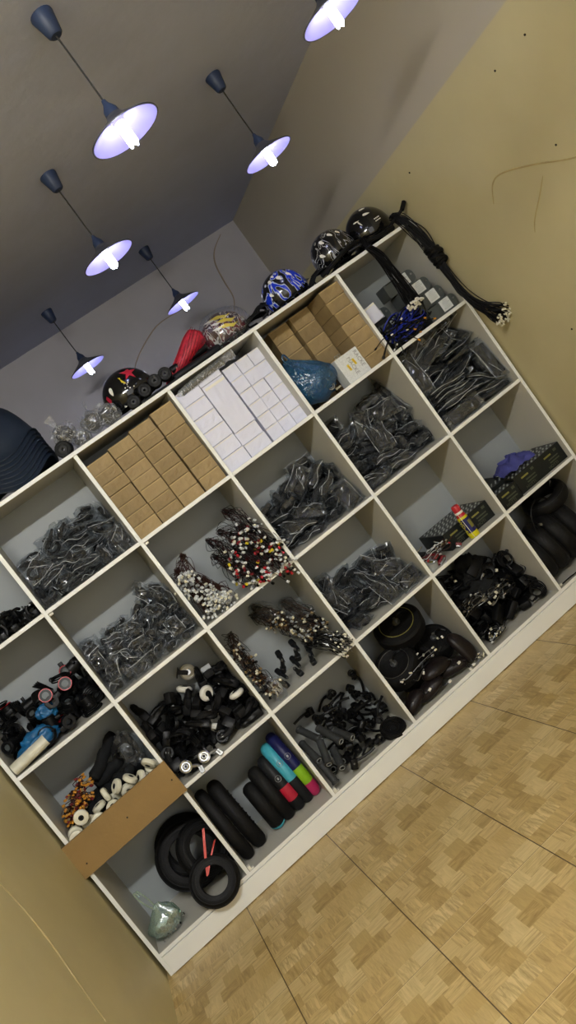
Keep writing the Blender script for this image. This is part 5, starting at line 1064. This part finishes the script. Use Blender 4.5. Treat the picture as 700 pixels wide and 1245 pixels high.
mudguard('charcoal mudguard with a crimson band and round badge', x0+.322, .06, z0+.272, z0, .21, .031, [(0, .55, 'charcoal'), (.55, .78, 'crimson'), (.78, 1, 'charcoal')], -2, .42)
mudguard('mudguard with a cyan upper half and charcoal lower half', x0+.368, .06, z0+.305, z0, .24, .029, [(0, .50, 'cyan'), (.50, .60, 'cyan'), (.60, 1, 'charcoal')], -2, .35)
mudguard('deep blue mudguard with lime and magenta bands', x0+.412, .06, z0+.325, z0, .25, .027, [(0, .55, 'deepblue'), (.55, .78, 'lime'), (.78, 1, 'magenta')], -2, .38)

# ------------------------------------------------------------------ wire bundles
x0, x1, z0, z1 = cell(2, 1)
k = 0
for rx, rz, ex, ez, ey in ((.115, .285, .07, .20, .07), (.06, .25, .035, .17, .06), (.09, .20, .075, .115, .04), (.13, .15, .10, .07, .03), (.05, .13, .06, .04, .03), (.15, .10, .13, .035, .02)):
    wire_bundle('brown wires with a clump of grey-white connectors, left clump under the brown boxes', (x0+rx, .20, z0+rz), (x0+ex, ey, z0+ez), 34, .010, .042, ['wirebrown', 'wirered'], ['label', 'label', 'print', 'cream'], (.010, .009, .015), 60+k, 'white connector bundles', jit=.010, r=.0011); k += 1
for rx, rz, ex, ez, ey in ((.375, .33, .40, .20, .05), (.30, .27, .34, .19, .04), (.24, .27, .27, .15, .04), (.22, .20, .24, .09, .03), (.33, .22, .38, .12, .0), (.38, .24, .42, .075, -.01), (.30, .17, .34, .045, -.02), (.36, .14, .40, .0, -.05), (.27, .13, .27, .03, -.01)):
    wire_bundle('black and maroon wires with red, yellow and white connectors, right clump under the brown boxes', (x0+rx, .19, z0+rz), (x0+ex, ey, z0+ez), 30, .012, .046, ['black', 'wirered', 'black'], ['cream', 'label', 'red', 'label', 'label', 'black', 'darkred', 'black', 'label', 'yellow', 'print'], (.010, .009, .014), 70+k, 'coloured connector bundles', jit=.012, r=.0012); k += 1
x0, x1, z0, z1 = cell(2, 2)
for rx, rz, ex, ez, ey in ((.075, .325, .045, .25, .10), (.05, .26, .05, .18, .07), (.05, .20, .045, .12, .05), (.06, .14, .05, .06, .03)):
    wire_bundle('brown and black wires with small dark connectors, leaning on the divider above the brake levers', (x0+rx, .20, z0+rz), (x0+ex, ey, z0+ez), 24, .012, .034, ['black', 'wirebrown'], ['black', 'wirebrown', 'kraft2', 'charcoal', 'cream'], (.010, .009, .012), 90+k, 'brown wire bundles', jit=.012, r=.0012); k += 1
for i, (p0, p1) in enumerate((((.235, .27, .345), (.285, .12, .24)), ((.25, .20, .29), (.30, .09, .18)), ((.28, .22, .25), (.325, .07, .13)), ((.31, .24, .22), (.35, .10, .09)), ((.36, .30, .27), (.385, .14, .17)), ((.37, .25, .19), (.40, .12, .11)), ((.21, .26, .32), (.255, .14, .24)))):
    p0 = Vector((x0+p0[0], p0[1], z0+p0[2])); p1 = Vector((x0+p1[0], p1[1], z0+p1[2])); d = p1-p0
    t = wire_bundle('black wires with many small silvery plug ends in the middle of the compartment', p0, p1, 34, .014, .036, ['black', 'wirebrown'], ['dimsteel', 'charcoal', 'black', 'print', 'kraft2', 'cream'], (.009, .008, .013), 110+i, 'silvery plug wire bundles', jit=.012, r=.0013)
    if i in (0, 2, 4):
        bm = bmesh.new(); K = 10; vs = tube(bm, [d*(k2/K) for k2 in range(K+1)], [.02+.028*math.sin(PI*min(1, k2/K*.9+.08)) for k2 in range(K+1)], 14)
        for v in vs: v.co += Vector((noise.noise(v.co*60), noise.noise(v.co*55+Vector((4, 0, 0))), noise.noise(v.co*60+Vector((0, 4, 0)))))*.009
        obj('plastic_bag', bm, 'film', t)
for i in range(3):
    wire_bundle('fan of black leads with bright pale tips reaching over the board edge', (x0+.30+.03*i, .14, z0+.11), (x0+.395+.02*(i % 2), -.025-.012*i, z0+.03+.03*i-.03), 20, .012, .036, ['black', 'dimsteel', 'black'], ['cream', 'whiteplastic', 'dimsteel'], (.006, .006, .011), 120+i, 'pale-tipped leads', r=.0018, jit=.006)
for i in range(11):
    rr = random.Random(i+4); p = Vector((x0+.12+.022*i*.9, .10+.03*(i % 2), z0+.03+.03*(i % 4))); d = Vector((rr.uniform(-.02, .02), -.03, -.02 if i % 2 else .035)); d = d.normalized()*.035
    t = thing('plug_barrel', 'dark plug barrel lying between the brown wires and the silvery plug wires', 'plug', p, (0, 0, 0), 'dark plug barrels'); q = d.to_track_quat('Z', 'Y').to_matrix().to_4x4()
    bm = bmesh.new(); tube(bm, [-d, -d*.2, -d*.15, d], [.013, .014, .010, .008], 10); obj('body', bm, 'charcoal', t, True); bm = bmesh.new(); tube(bm, [d, d*1.25], .005, 8); obj('tip', bm, 'dimsteel', t, True)
t = thing('pin_bag', 'clear bag of thin clear pins at the front left, by the brown wires', 'bag', (x0+.075, .03, z0))
bm = bmesh.new(); crumple(bm, (0, 0, .05), (.075, .045, .12), 8, .35, 3); obj('plastic_bag', bm, 'film', t)
bm = bmesh.new(); 
for k2 in range(14):
    rr = random.Random(k2+77); p = Vector((rr.uniform(-.02, .02), rr.uniform(-.01, .01), rr.uniform(.02, .05))); tube(bm, [p, p+Vector((rr.uniform(-.01, .01), 0, .045))], .0018, 5)
obj('pins', bm, 'steel', t)['kind'] = 'stuff'

# ------------------------------------------------------------------ grips beside the levers
x0, x1, z0, z1 = cell(2, 3)
def grip(label, p0, p1, r=.0155, m='grip'):
    p0, p1 = Vector(p0), Vector(p1); d = p1-p0; t = thing('handlebar_grip', label, 'grip', p0, (0, 0, 0), 'handlebar grips')
    q = d.to_track_quat('Z', 'Y').to_matrix().to_4x4(); L = d.length
    bm = bmesh.new(); prof = [(r*.55, 0), (r*1.05, 0), (r*1.15, .004), (r*1.15, .01), (r, .013)]+[(r*(1+.04*(k % 2)), .013+(L-.026)*k/10) for k in range(1, 10)]+[(r, L-.012), (r*1.2, L-.01), (r*1.2, L-.002), (r*1.05, L), (r*.55, L)]
    lathe(bm, prof, 20, (0, 0, 0), q, True); obj('rubber', bm, m, t, True)
    bm = bmesh.new(); torus(bm, r*.68, r*.12, 18, 6, d, q); obj('end_ring', bm, 'print', t, True); return t
grip('charcoal grip standing tilted at the back left', (x0+.06, .20, z0+.245), (x0+.10, .10, z0+.17), .016)
grip('grip with hollow end, left of the middle one', (x0+.10, .12, z0+.185), (x0+.055, .02, z0+.10), .0165)
grip('middle grip of the three pointing at the room', (x0+.125, .14, z0+.21), (x0+.155, .03, z0+.135), .0165)
grip('grip lying lowest, open end toward the room', (x0+.12, .12, z0+.10), (x0+.09, .02, z0+.05), .0165)
grip('grip resting on the brake levers', (x0+.17, .13, z0+.16), (x0+.205, .04, z0+.11), .0165)
grip('upright grip in the bottom left corner', (x0+.035, .06, z0+.12), (x0+.032, .018, z0+.018), .0155)
grip('grip leaning against the divider by the magenta band', (x0+.03, .16, z0+.20), (x0+.035, .05, z0+.13), .016)
grip('grip behind the others at the floor of the compartment', (x0+.08, .28, z0+.03), (x0+.07, .14, z0+.025), .017, 'black')
grip('second grip behind the others at the floor of the compartment', (x0+.13, .26, z0+.03), (x0+.12, .12, z0+.03), .017, 'black')
for lb, p0, p1 in (('long black brake lever lying alone in front of the heap', (.14, .02, .012), (.25, .005, .03)),):
    t = thing('brake_lever', lb, 'lever', (x0+p0[0], p0[1], z0+p0[2])); d = Vector(p1)-Vector(p0)
    bm = bmesh.new(); rbox(bm, (.03, .02, .045), (0, 0, .016), (0, R(30), 0)); tube(bm, smooth_path([(0, 0, .025), d*.4+Vector((0, 0, .01)), d*.8, d], 5), .0065, 7); obj('blade', bm, 'black', t, True); bm = bmesh.new(); cyl(bm, .004, .024, (.0, 0, .02), (R(90), 0, 0), 8); obj('pivot_bolt', bm, 'dimsteel', t, True)
t = thing('coiled_hose', 'flat black rubber coil lying at the right end of the lever heap', 'coil', (x1-.075, .05, z0+.016), (R(28), R(12), 0))
bm = bmesh.new()
for q in range(5): torus(bm, .052-q*.008, .0065, 34, 6, (0, 0, .003*(q % 2)))
torus(bm, .052, .0065, 34, 6, (0, 0, .012)); torus(bm, .05, .0065, 34, 6, (0, 0, -.010)); obj('coil', bm, 'dull', t, True); bm = bmesh.new(); cyl(bm, .014, .012); obj('core', bm, 'charcoal', t, True)

# ------------------------------------------------------------------ hub motors and saddles
x0, x1, z0, z1 = cell(3, 3)
def hubmotor(label, loc, rot, r, h, goldm='olive'):
    t = thing('hub_wheel', label, 'wheel', loc, rot); bm = bmesh.new(); lathe(bm, [(.01, -h/2), (r*.8, -h/2), (r, -h*.32), (r, h*.32), (r*.92, h*.46), (r*.74, h/2), (r*.70, h*.46), (.01, h*.44)], 48, closed=True); obj('casing', bm, 'dull', t, True)
    bm = bmesh.new(); torus(bm, r*.70, .0016, 48, 6, (0, 0, h*.51)); obj('rim_line', bm, goldm, t, True)
    bm = bmesh.new(); cyl(bm, r*.16, h*.18, (0, 0, h*.46)); cyl(bm, .007, .05, (0, 0, h*.55), n=10); obj('axle', bm, 'dimsteel', t, True)
    bm = bmesh.new(); tube(bm, smooth_path([(0, 0, h*.6), (.02, .01, h*.75), (.05, .02, h*.55), (.07, .0, h*.52)], 5), .004, 6); obj('motor_lead', bm, 'black', t, True); return t
hubmotor('black hub wheel with a thin gold ring, uppermost at the back', (x0+.245, .20, z0+.295), (R(31), R(-6), 0), .118, .08)
hubmotor('black hub wheel with shiny axle left of the saddles', (x0+.11, .14, z0+.175), (R(30), R(-14), 0), .105, .085, 'dimsteel')
hubmotor('black hub wheel at the bottom, supporting the others', (x0+.20, .235, z0+.06), (R(6), 0, 0), .105, .08, 'charcoal')
hubmotor('black hub wheel in the back right, dull and half hidden', (x0+.34, .22, z0+.12), (R(40), R(10), 0), .092, .09, 'charcoal')
def saddle(label, loc, rot, L, W, H):
    t = thing('rubber_pad', label, 'pad', loc, rot); bm = bmesh.new(); r = bmesh.ops.create_icosphere(bm, subdivisions=3, radius=1)
    for v in r['verts']:
        p = v.co; q = Vector((abs(p.x)**.75*math.copysign(1, p.x)*L/2, abs(p.y)**.8*math.copysign(1, p.y)*W/2*(1+.18*p.x), p.z*H/2+.01*(1-p.x*p.x))); v.co = q
    obj('cushion', bm, 'darkbrown', t, 'all'); bm = bmesh.new(); tube(bm, smooth_path([(L*.3, -W*.3, H*.4), (L*.42, -W*.5, H*.3), (L*.30, -W*.62, 0), (L*.5, -W*.7, -H*.1)], 5), .0022, 5); obj('lead', bm, 'black', t, True)
    bm = bmesh.new(); rbox(bm, (.016, .010, .010), (L*.52, -W*.7, -H*.1)); obj('connector', bm, 'whiteplastic', t, True); return t
M['darkbrown'] = mat('very dark brown vinyl', '#171112', .42, var=.2, bump=.15, bscale=120)
saddle('dark brown pad at the bottom left corner, its lead hanging forward', (x0+.06, .055, z0+.035), (0, R(-20), R(10)), .13, .08, .06)
saddle('dark brown pad second from the left along the bottom', (x0+.15, .05, z0+.035), (R(15), R(-12), R(-8)), .15, .085, .06)
saddle('dark brown pad on top of the bottom middle pads', (x0+.225, .055, z0+.085), (R(20), R(4), R(12)), .16, .09, .06)
saddle('dark brown pad right of the middle, lying flat', (x0+.295, .06, z0+.035), (R(10), R(5), R(-12)), .15, .085, .06)
saddle('dark brown pad standing upright beside the right divider', (x1-.062, .050, z0+.085), (R(10), R(74), R(-50)), .165, .085, .05)
cable_mess('cable_tangle', 'loose leads with pale plugs lying over the dark brown pads', (x0+.20, .075, z0+.10), (.28, .10, .09), 21, ['black', 'dimsteel', 'black'], 10, .0016, .8, ['whiteplastic', 'cream'], size=(.009, .007, .014))
cable_mess('cable_tangle', 'short leads and a metal connector at the foot of the right divider', (x1-.03, .012, z0), (.05, .03, .03), 22, ['black', 'dimsteel'], 5, .0016, .8, ['cream'], size=(.008, .007, .012))

# ------------------------------------------------------------------ spray can compartment
x0, x1, z0, z1 = cell(4, 2)
def striped_box(label, loc, dim, rz=0., top=True, word='GIMFE', rows=2):
    w, d, h = dim; t = thing('printed_box', label, 'box', loc, (0, 0, rz)); bm = bmesh.new(); box(bm, (0, 0, h/2), dim, bev=.0012); obj('carton_body', bm, 'blackbox', t)
    bm = bmesh.new()
    for i in range(int(w/.026)):
        for j in range(int(d/.042)):
            if top: box(bm, (-w/2+.016+i*.026+(j % 2)*.008, -d/2+.022+j*.042, h+.0006), (.009, .034, .0008), (0, 0, R(-35)))
    obj('stripe_print', bm, 'stripe', t)
    n = max(1, int(w/.12))
    for k in range(n):
        cx = -w/2+w*(k+.5)/n; bm = bmesh.new(); box(bm, (cx-.015, -d/2-.0006, h*.72), (.045, .0008, .008)); obj('brand_bar', bm, 'olive', t)
        bm = bmesh.new(); 
        for q in range(rows): box(bm, (cx+.01, -d/2-.0006, h*.50-q*.014), (.06, .0008, .006))
        box(bm, (cx+.038, -d/2-.0006, h*.78), (.018, .0008, .012)); obj('print_block', bm, 'dimprint', t)
        text('printed_word', word, .020, 'dimprint', t, (cx-.01, -d/2-.0005, h*.16), (R(90), 0, 0))
    return t
striped_box('black carton with white slanted stripes on top, behind the spray can', (x1-.140, .205, z0), (.275, .26, .086), 0, True, 'MOTI')
t = thing('spray_can', 'navy and yellow spray can with a red cap and straw', 'spray can', (x0+.283, .030, z0), (0, 0, R(-20))); r = .0255
bm = bmesh.new(); lathe(bm, [(0, 0), (r*.94, 0), (r, .003), (r, .026)], 28); obj('can_base', bm, 'canyellow', t, True)
bm = bmesh.new(); lathe(bm, [(r*1.001, .026), (r*1.001, .098)], 28); obj('can_body', bm, 'canbody', t, True)
bm = bmesh.new(); lathe(bm, [(r*1.001, .098), (r*1.001, .103), (r*.92, .110)], 28); obj('can_band', bm, 'canyellow', t, True)
bm = bmesh.new(); lathe(bm, [(r*.92, .110), (r*.8, .120), (r*.55, .126), (0, .126)], 28); obj('can_shoulder', bm, 'red', t, True)
bm = bmesh.new(); lathe(bm, [(0, .125), (r*.74, .125), (r*.78, .132), (r*.74, .136), (0, .136)], 24); obj('collar', bm, 'whiteplastic', t, True)
bm = bmesh.new(); lathe(bm, [(0, .136), (r*.72, .136), (r*.74, .160), (r*.6, .168), (0, .170)], 24); obj('cap', bm, 'red', t, True)
bm = bmesh.new(); tube(bm, [(-.006, -r-.004, .0), (-.012, -r-.002, .132)], .0014, 6); obj('straw', bm, 'cream', t)
bm = bmesh.new(); lathe(bm, [(r*1.012, .045), (r*1.012, .085)], 10, (0, 0, 0), (0, 0, R(-72)), arc=R(48)); obj('shield_mark', bm, 'olive', t, True)
q = R(215); text('can_lettering', 'WD-40', .026, 'canyellow', t, (math.cos(q)*r*1.02, math.sin(q)*r*1.02, .062), (R(90), R(90), q+R(90)), .0006)
rr = random.Random(4)
for i in range(13):
    p = (x0+.03+rr.random()*(.19 if i % 2 else .11), .025+rr.random()*(.04 if i % 2 else .15), z0+.012+(.03 if i > 7 else 0)); t = thing('reflector', 'dark red reflector light in the pile left of the spray can', 'reflector', p, (rr.uniform(-.5, .9), rr.uniform(-.5, .5), rr.uniform(0, 6)), 'red reflectors')
    bm = bmesh.new(); rbox(bm, (.045, .026, .014), b=.3); obj('lens', bm, 'darkred', t, True); bm = bmesh.new(); rbox(bm, (.038, .022, .010), (0, 0, -.010)); obj('backing', bm, 'charcoal' if i % 3 else 'dimsteel', t, True)
cable_mess('cable_tangle', 'silvery bolts and thin leads among the red reflectors', (x0+.11, .07, z0+.02), (.17, .10, .06), 31, ['dimsteel', 'label', 'wirebrown'], 12, .0018, .8, ['steel', 'red', 'label'])
t = thing('roll_of_tape', 'grey roll with a yellow centre at the left front of the compartment', 'roll', (x0+.035, .04, z0+.022), (R(20), R(10), 0)); bm = bmesh.new(); lathe(bm, [(.012, -.018), (.028, -.018), (.028, .018), (.012, .018)], 24, closed=True); obj('roll_body', bm, 'print', t, True); bm = bmesh.new(); cyl(bm, .013, .03); obj('core', bm, 'olive', t, True)
t = thing('metal_rod', 'thin bright metal rod leaning behind the reflectors', 'rod', (x0+.02, .2, z0+.06)); bm = bmesh.new(); tube(bm, [(0, 0, 0), (.10, .03, .01)], .004, 8); obj('shaft', bm, 'steel', t, True); bm = bmesh.new(); tube(bm, [(.0, 0, 0), (-.01, -.002, -.001)], .006, 8); obj('end_nut', bm, 'dimsteel', t)
bm = bmesh.new(); box(bm, (x0+.055, .215, z0+.0275), (.09, .12, .055), bev=.003); tag(obj('dark_block', bm, 'charcoal'), 'dark block supporting the thin metal rod', 'block')

x0, x1, z0, z1 = cell(5, 2)
striped_box('long black carton with yellow-green print under the indigo cloth', (x1-.155, .14, z0), (.305, .22, .09), 0, True, 'HOTTI')
striped_box('shorter black carton left of the long one, lid sagging', (x0+.062, .13, z0), (.12, .24, .082), 0, True, 'HOTTI')
t = thing('flat_carton', 'thin black striped lid lying on the shorter carton', 'box', (x0+.085, .20, z0+.085), (R(4), 0, R(0))); bm = bmesh.new(); box(bm, (0, 0, .012), (.15, .20, .02), bev=.001); obj('lid', bm, 'blackbox', t); bm = bmesh.new()
for i in range(5): box(bm, (-.055+i*.027, -.06, .0225), (.007, .05, .0008), (0, 0, R(-35)))
obj('stripe_print', bm, 'stripe', t)
bm = bmesh.new()
def drape(u, v):
    X, Y = u-.5, v-.5; z = .050*math.exp(-(X*2.0)**2-(Y*2.2)**2)+.016*noise.noise(Vector((X*7, Y*7, 3)))+.022*abs(math.sin(X*9+1))*math.exp(-(Y*2)**2)
    return Vector((X*.19, Y*.17, max(.002, z)))
grid(bm, 22, 18, drape); bmesh.ops.solidify(bm, geom=bm.faces[:], thickness=.002)
o = tag(obj('folded_cloth', bm, 'purple', None, 'all'), 'indigo cloth crumpled on top of the long black carton', 'cloth'); o.location = (x0+.235, .14, z0+.0925); o.rotation_euler = (0, 0, R(-8))
t = thing('rolled_cloth', 'indigo cloth band standing in a loop on the crumpled cloth', 'cloth', (x0+.25, .15, z0+.15)); bm = bmesh.new()
grid(bm, 24, 4, lambda u, v: Vector((.055*math.cos(2*PI*u*.8+2.6)*(1+.12*math.sin(u*9)), .02+.035*math.sin(2*PI*u*.8+2.6), -.02+(v-.5)*.045+.01*math.sin(u*7)))); bmesh.ops.solidify(bm, geom=bm.faces[:], thickness=.002); obj('band', bm, 'purple', t, 'all')
bm = bmesh.new(); box(bm, (.0, -.045, -.045), (.05, .002, .006), (0, R(-30), 0)); obj('white_tab', bm, 'whiteplastic', t)

# ------------------------------------------------------------------ bottom right: thick tubes
x0, x1, z0, z1 = cell(5, 3)
def innertube(label, loc, rot, Rr, rr):
    t = thing('inner_tube', label, 'inner tube', loc, rot); bm = bmesh.new(); torus(bm, Rr, rr, 40, 14, sy=1.25); obj('tube_body', bm, 'dull', t, True)
    bm = bmesh.new(); torus(bm, Rr+rr*.72, .002, 40, 5, (0, 0, rr*.8)); obj('moulding_line', bm, 'charcoal', t, True); bm = bmesh.new(); cyl(bm, .004, .03, (Rr-rr*.5, 0, rr*1.0), (0, R(35), 0), 8); obj('valve', bm, 'dimsteel', t, True); return t
innertube('black tyre at the left of the bottom right compartment, against its divider', (x0+.062, .155, z0+.138), (0, R(82), R(-14)), .098, .034)
innertube('black tyre second from the left in the bottom right compartment', (x0+.142, .155, z0+.142), (0, R(80), R(-18)), .10, .035)
innertube('black tyre third from the left in the bottom right compartment', (x0+.226, .16, z0+.144), (0, R(80), R(-16)), .102, .036)
innertube('black tyre at the right photo edge in the bottom right compartment', (x0+.31, .16, z0+.146), (0, R(82), R(-18)), .102, .036)
innertube('black tyre lying flat on top of the standing ones in the bottom right compartment', (x0+.30, .18, z0+.315), (R(14), R(-8), 0), .085, .032)
t = thing('looped_cable', 'thin black cable looping up over the tyres', 'cable', (x0+.10, .07, z0+.27)); bm = bmesh.new(); tube(bm, smooth_path([(0, 0, -.02), (.02, -.01, .06), (.08, 0, .10), (.15, .02, .07), (.16, .03, .02)], 6), .0035, 6); obj('cable', bm, 'black', t, True); bm = bmesh.new(); cyl(bm, .007, .02, (.03, -.012, .0), (R(90), 0, 0), 8); obj('connector', bm, 'dimsteel', t, True)
t = thing('loose_lead', 'thin black lead lying over the bottom board at the right photo edge', 'cable', (x0+.02, .01, z0)); bm = bmesh.new(); tube(bm, smooth_path([(0, 0, .004), (.05, -.006, .006), (.10, -.01, .004), (.2, .0, .004)], 6), .003, 6); obj('cable', bm, 'black', t, True); bm = bmesh.new(); box(bm, (-.006, 0, .006), (.014, .01, .01), bev=.002); obj('connector', bm, 'whiteplastic', t)
# fabric lump at the back of the black heap
x0, x1, z0, z1 = cell(4, 3)
bm = bmesh.new(); crumple(bm, (0, 0, 0), (.15, .11, .15), 17, .35, 4, False); o = tag(obj('fabric_bag', bm, 'softblack', None, 'all'), 'soft black fabric bag standing highest at the back of the black heap', 'bag'); o.location = (x0+.25, .24, z0+.27)
bm = bmesh.new(); crumple(bm, (0, 0, 0), (.22, .12, .16), 19, .3, 4, False); o = tag(obj('fabric_bag', bm, 'softblack', None, 'all'), 'wide black fabric bag in the middle of the black heap', 'bag'); o.location = (x0+.22, .22, z0+.16)
cable_mess('cable_tangle', 'tangle of thin leads with silvery connectors on the left of the black heap', (x0+.10, .12, z0+.15), (.14, .10, .07), 51, ['black', 'dimsteel'], 14, .0018, .8, ['dimsteel', 'label', 'steel'], size=(.010, .008, .014))
cable_mess('cable_tangle', 'tangle of thin leads with a cream connector on the right of the black heap', (x0+.24, .09, z0+.12), (.14, .10, .06), 52, ['black', 'black', 'dimsteel'], 12, .0022, .8, ['cream', 'dimsteel', 'black'], size=(.011, .009, .018))
cable_mess('cable_tangle', 'small wire tangle with silver rings at the front edge of the black heap', (x0+.09, .02, z0+.005), (.10, .03, .05), 53, ['black', 'dimsteel'], 8, .002, .8, ['steel', 'label'])

# ------------------------------------------------------------------ light and camera
w = bpy.data.worlds.new('ambient_fill'); scene.world = w; w.use_nodes = True  # added even fill entering by the open front, no source modelled
bg = w.node_tree.nodes['Background']; bg.inputs[0].default_value = (1., .97, .93, 1); bg.inputs[1].default_value = WORLD
cam = bpy.data.cameras.new('camera'); co = bpy.data.objects.new('camera', cam); COL.objects.link(co); scene.camera = co
f = 973.2266; Rm = [[0.7646629702812533, -0.2544518704408849, -0.5920682287623499], [-0.5934573319259333, 0.08007801435247097, -0.8008719665469121], [0.25119501799200517, 0.9637643681141675, -0.08977363582642539]]
mw = Matrix(((Rm[0][0], -Rm[1][0], -Rm[2][0], .634042), (Rm[0][1], -Rm[1][1], -Rm[2][1], -3.255869), (Rm[0][2], -Rm[1][2], -Rm[2][2], 1.456919), (0, 0, 0, 1)))
co.matrix_world = mw
cam.sensor_fit = 'VERTICAL'; cam.sensor_height = 36; cam.lens = f/1245*36; cam.clip_start = .05; cam.clip_end = 50
vs_ = scene.view_settings; scene.display_settings.display_device = 'sRGB'; vs_.view_transform = 'Standard'; vs_.look = 'None'; vs_.gamma = 1; vs_.use_curve_mapping = False; vs_.exposure = EXPO
cy = scene.cycles; cy.max_bounces = 8; cy.diffuse_bounces = 4; cy.glossy_bounces = 3; cy.transparent_max_bounces = 14; cy.transmission_bounces = 4
cy.sample_clamp_indirect = 6; cy.use_denoising = True; cy.caustics_reflective = False; cy.caustics_refractive = False
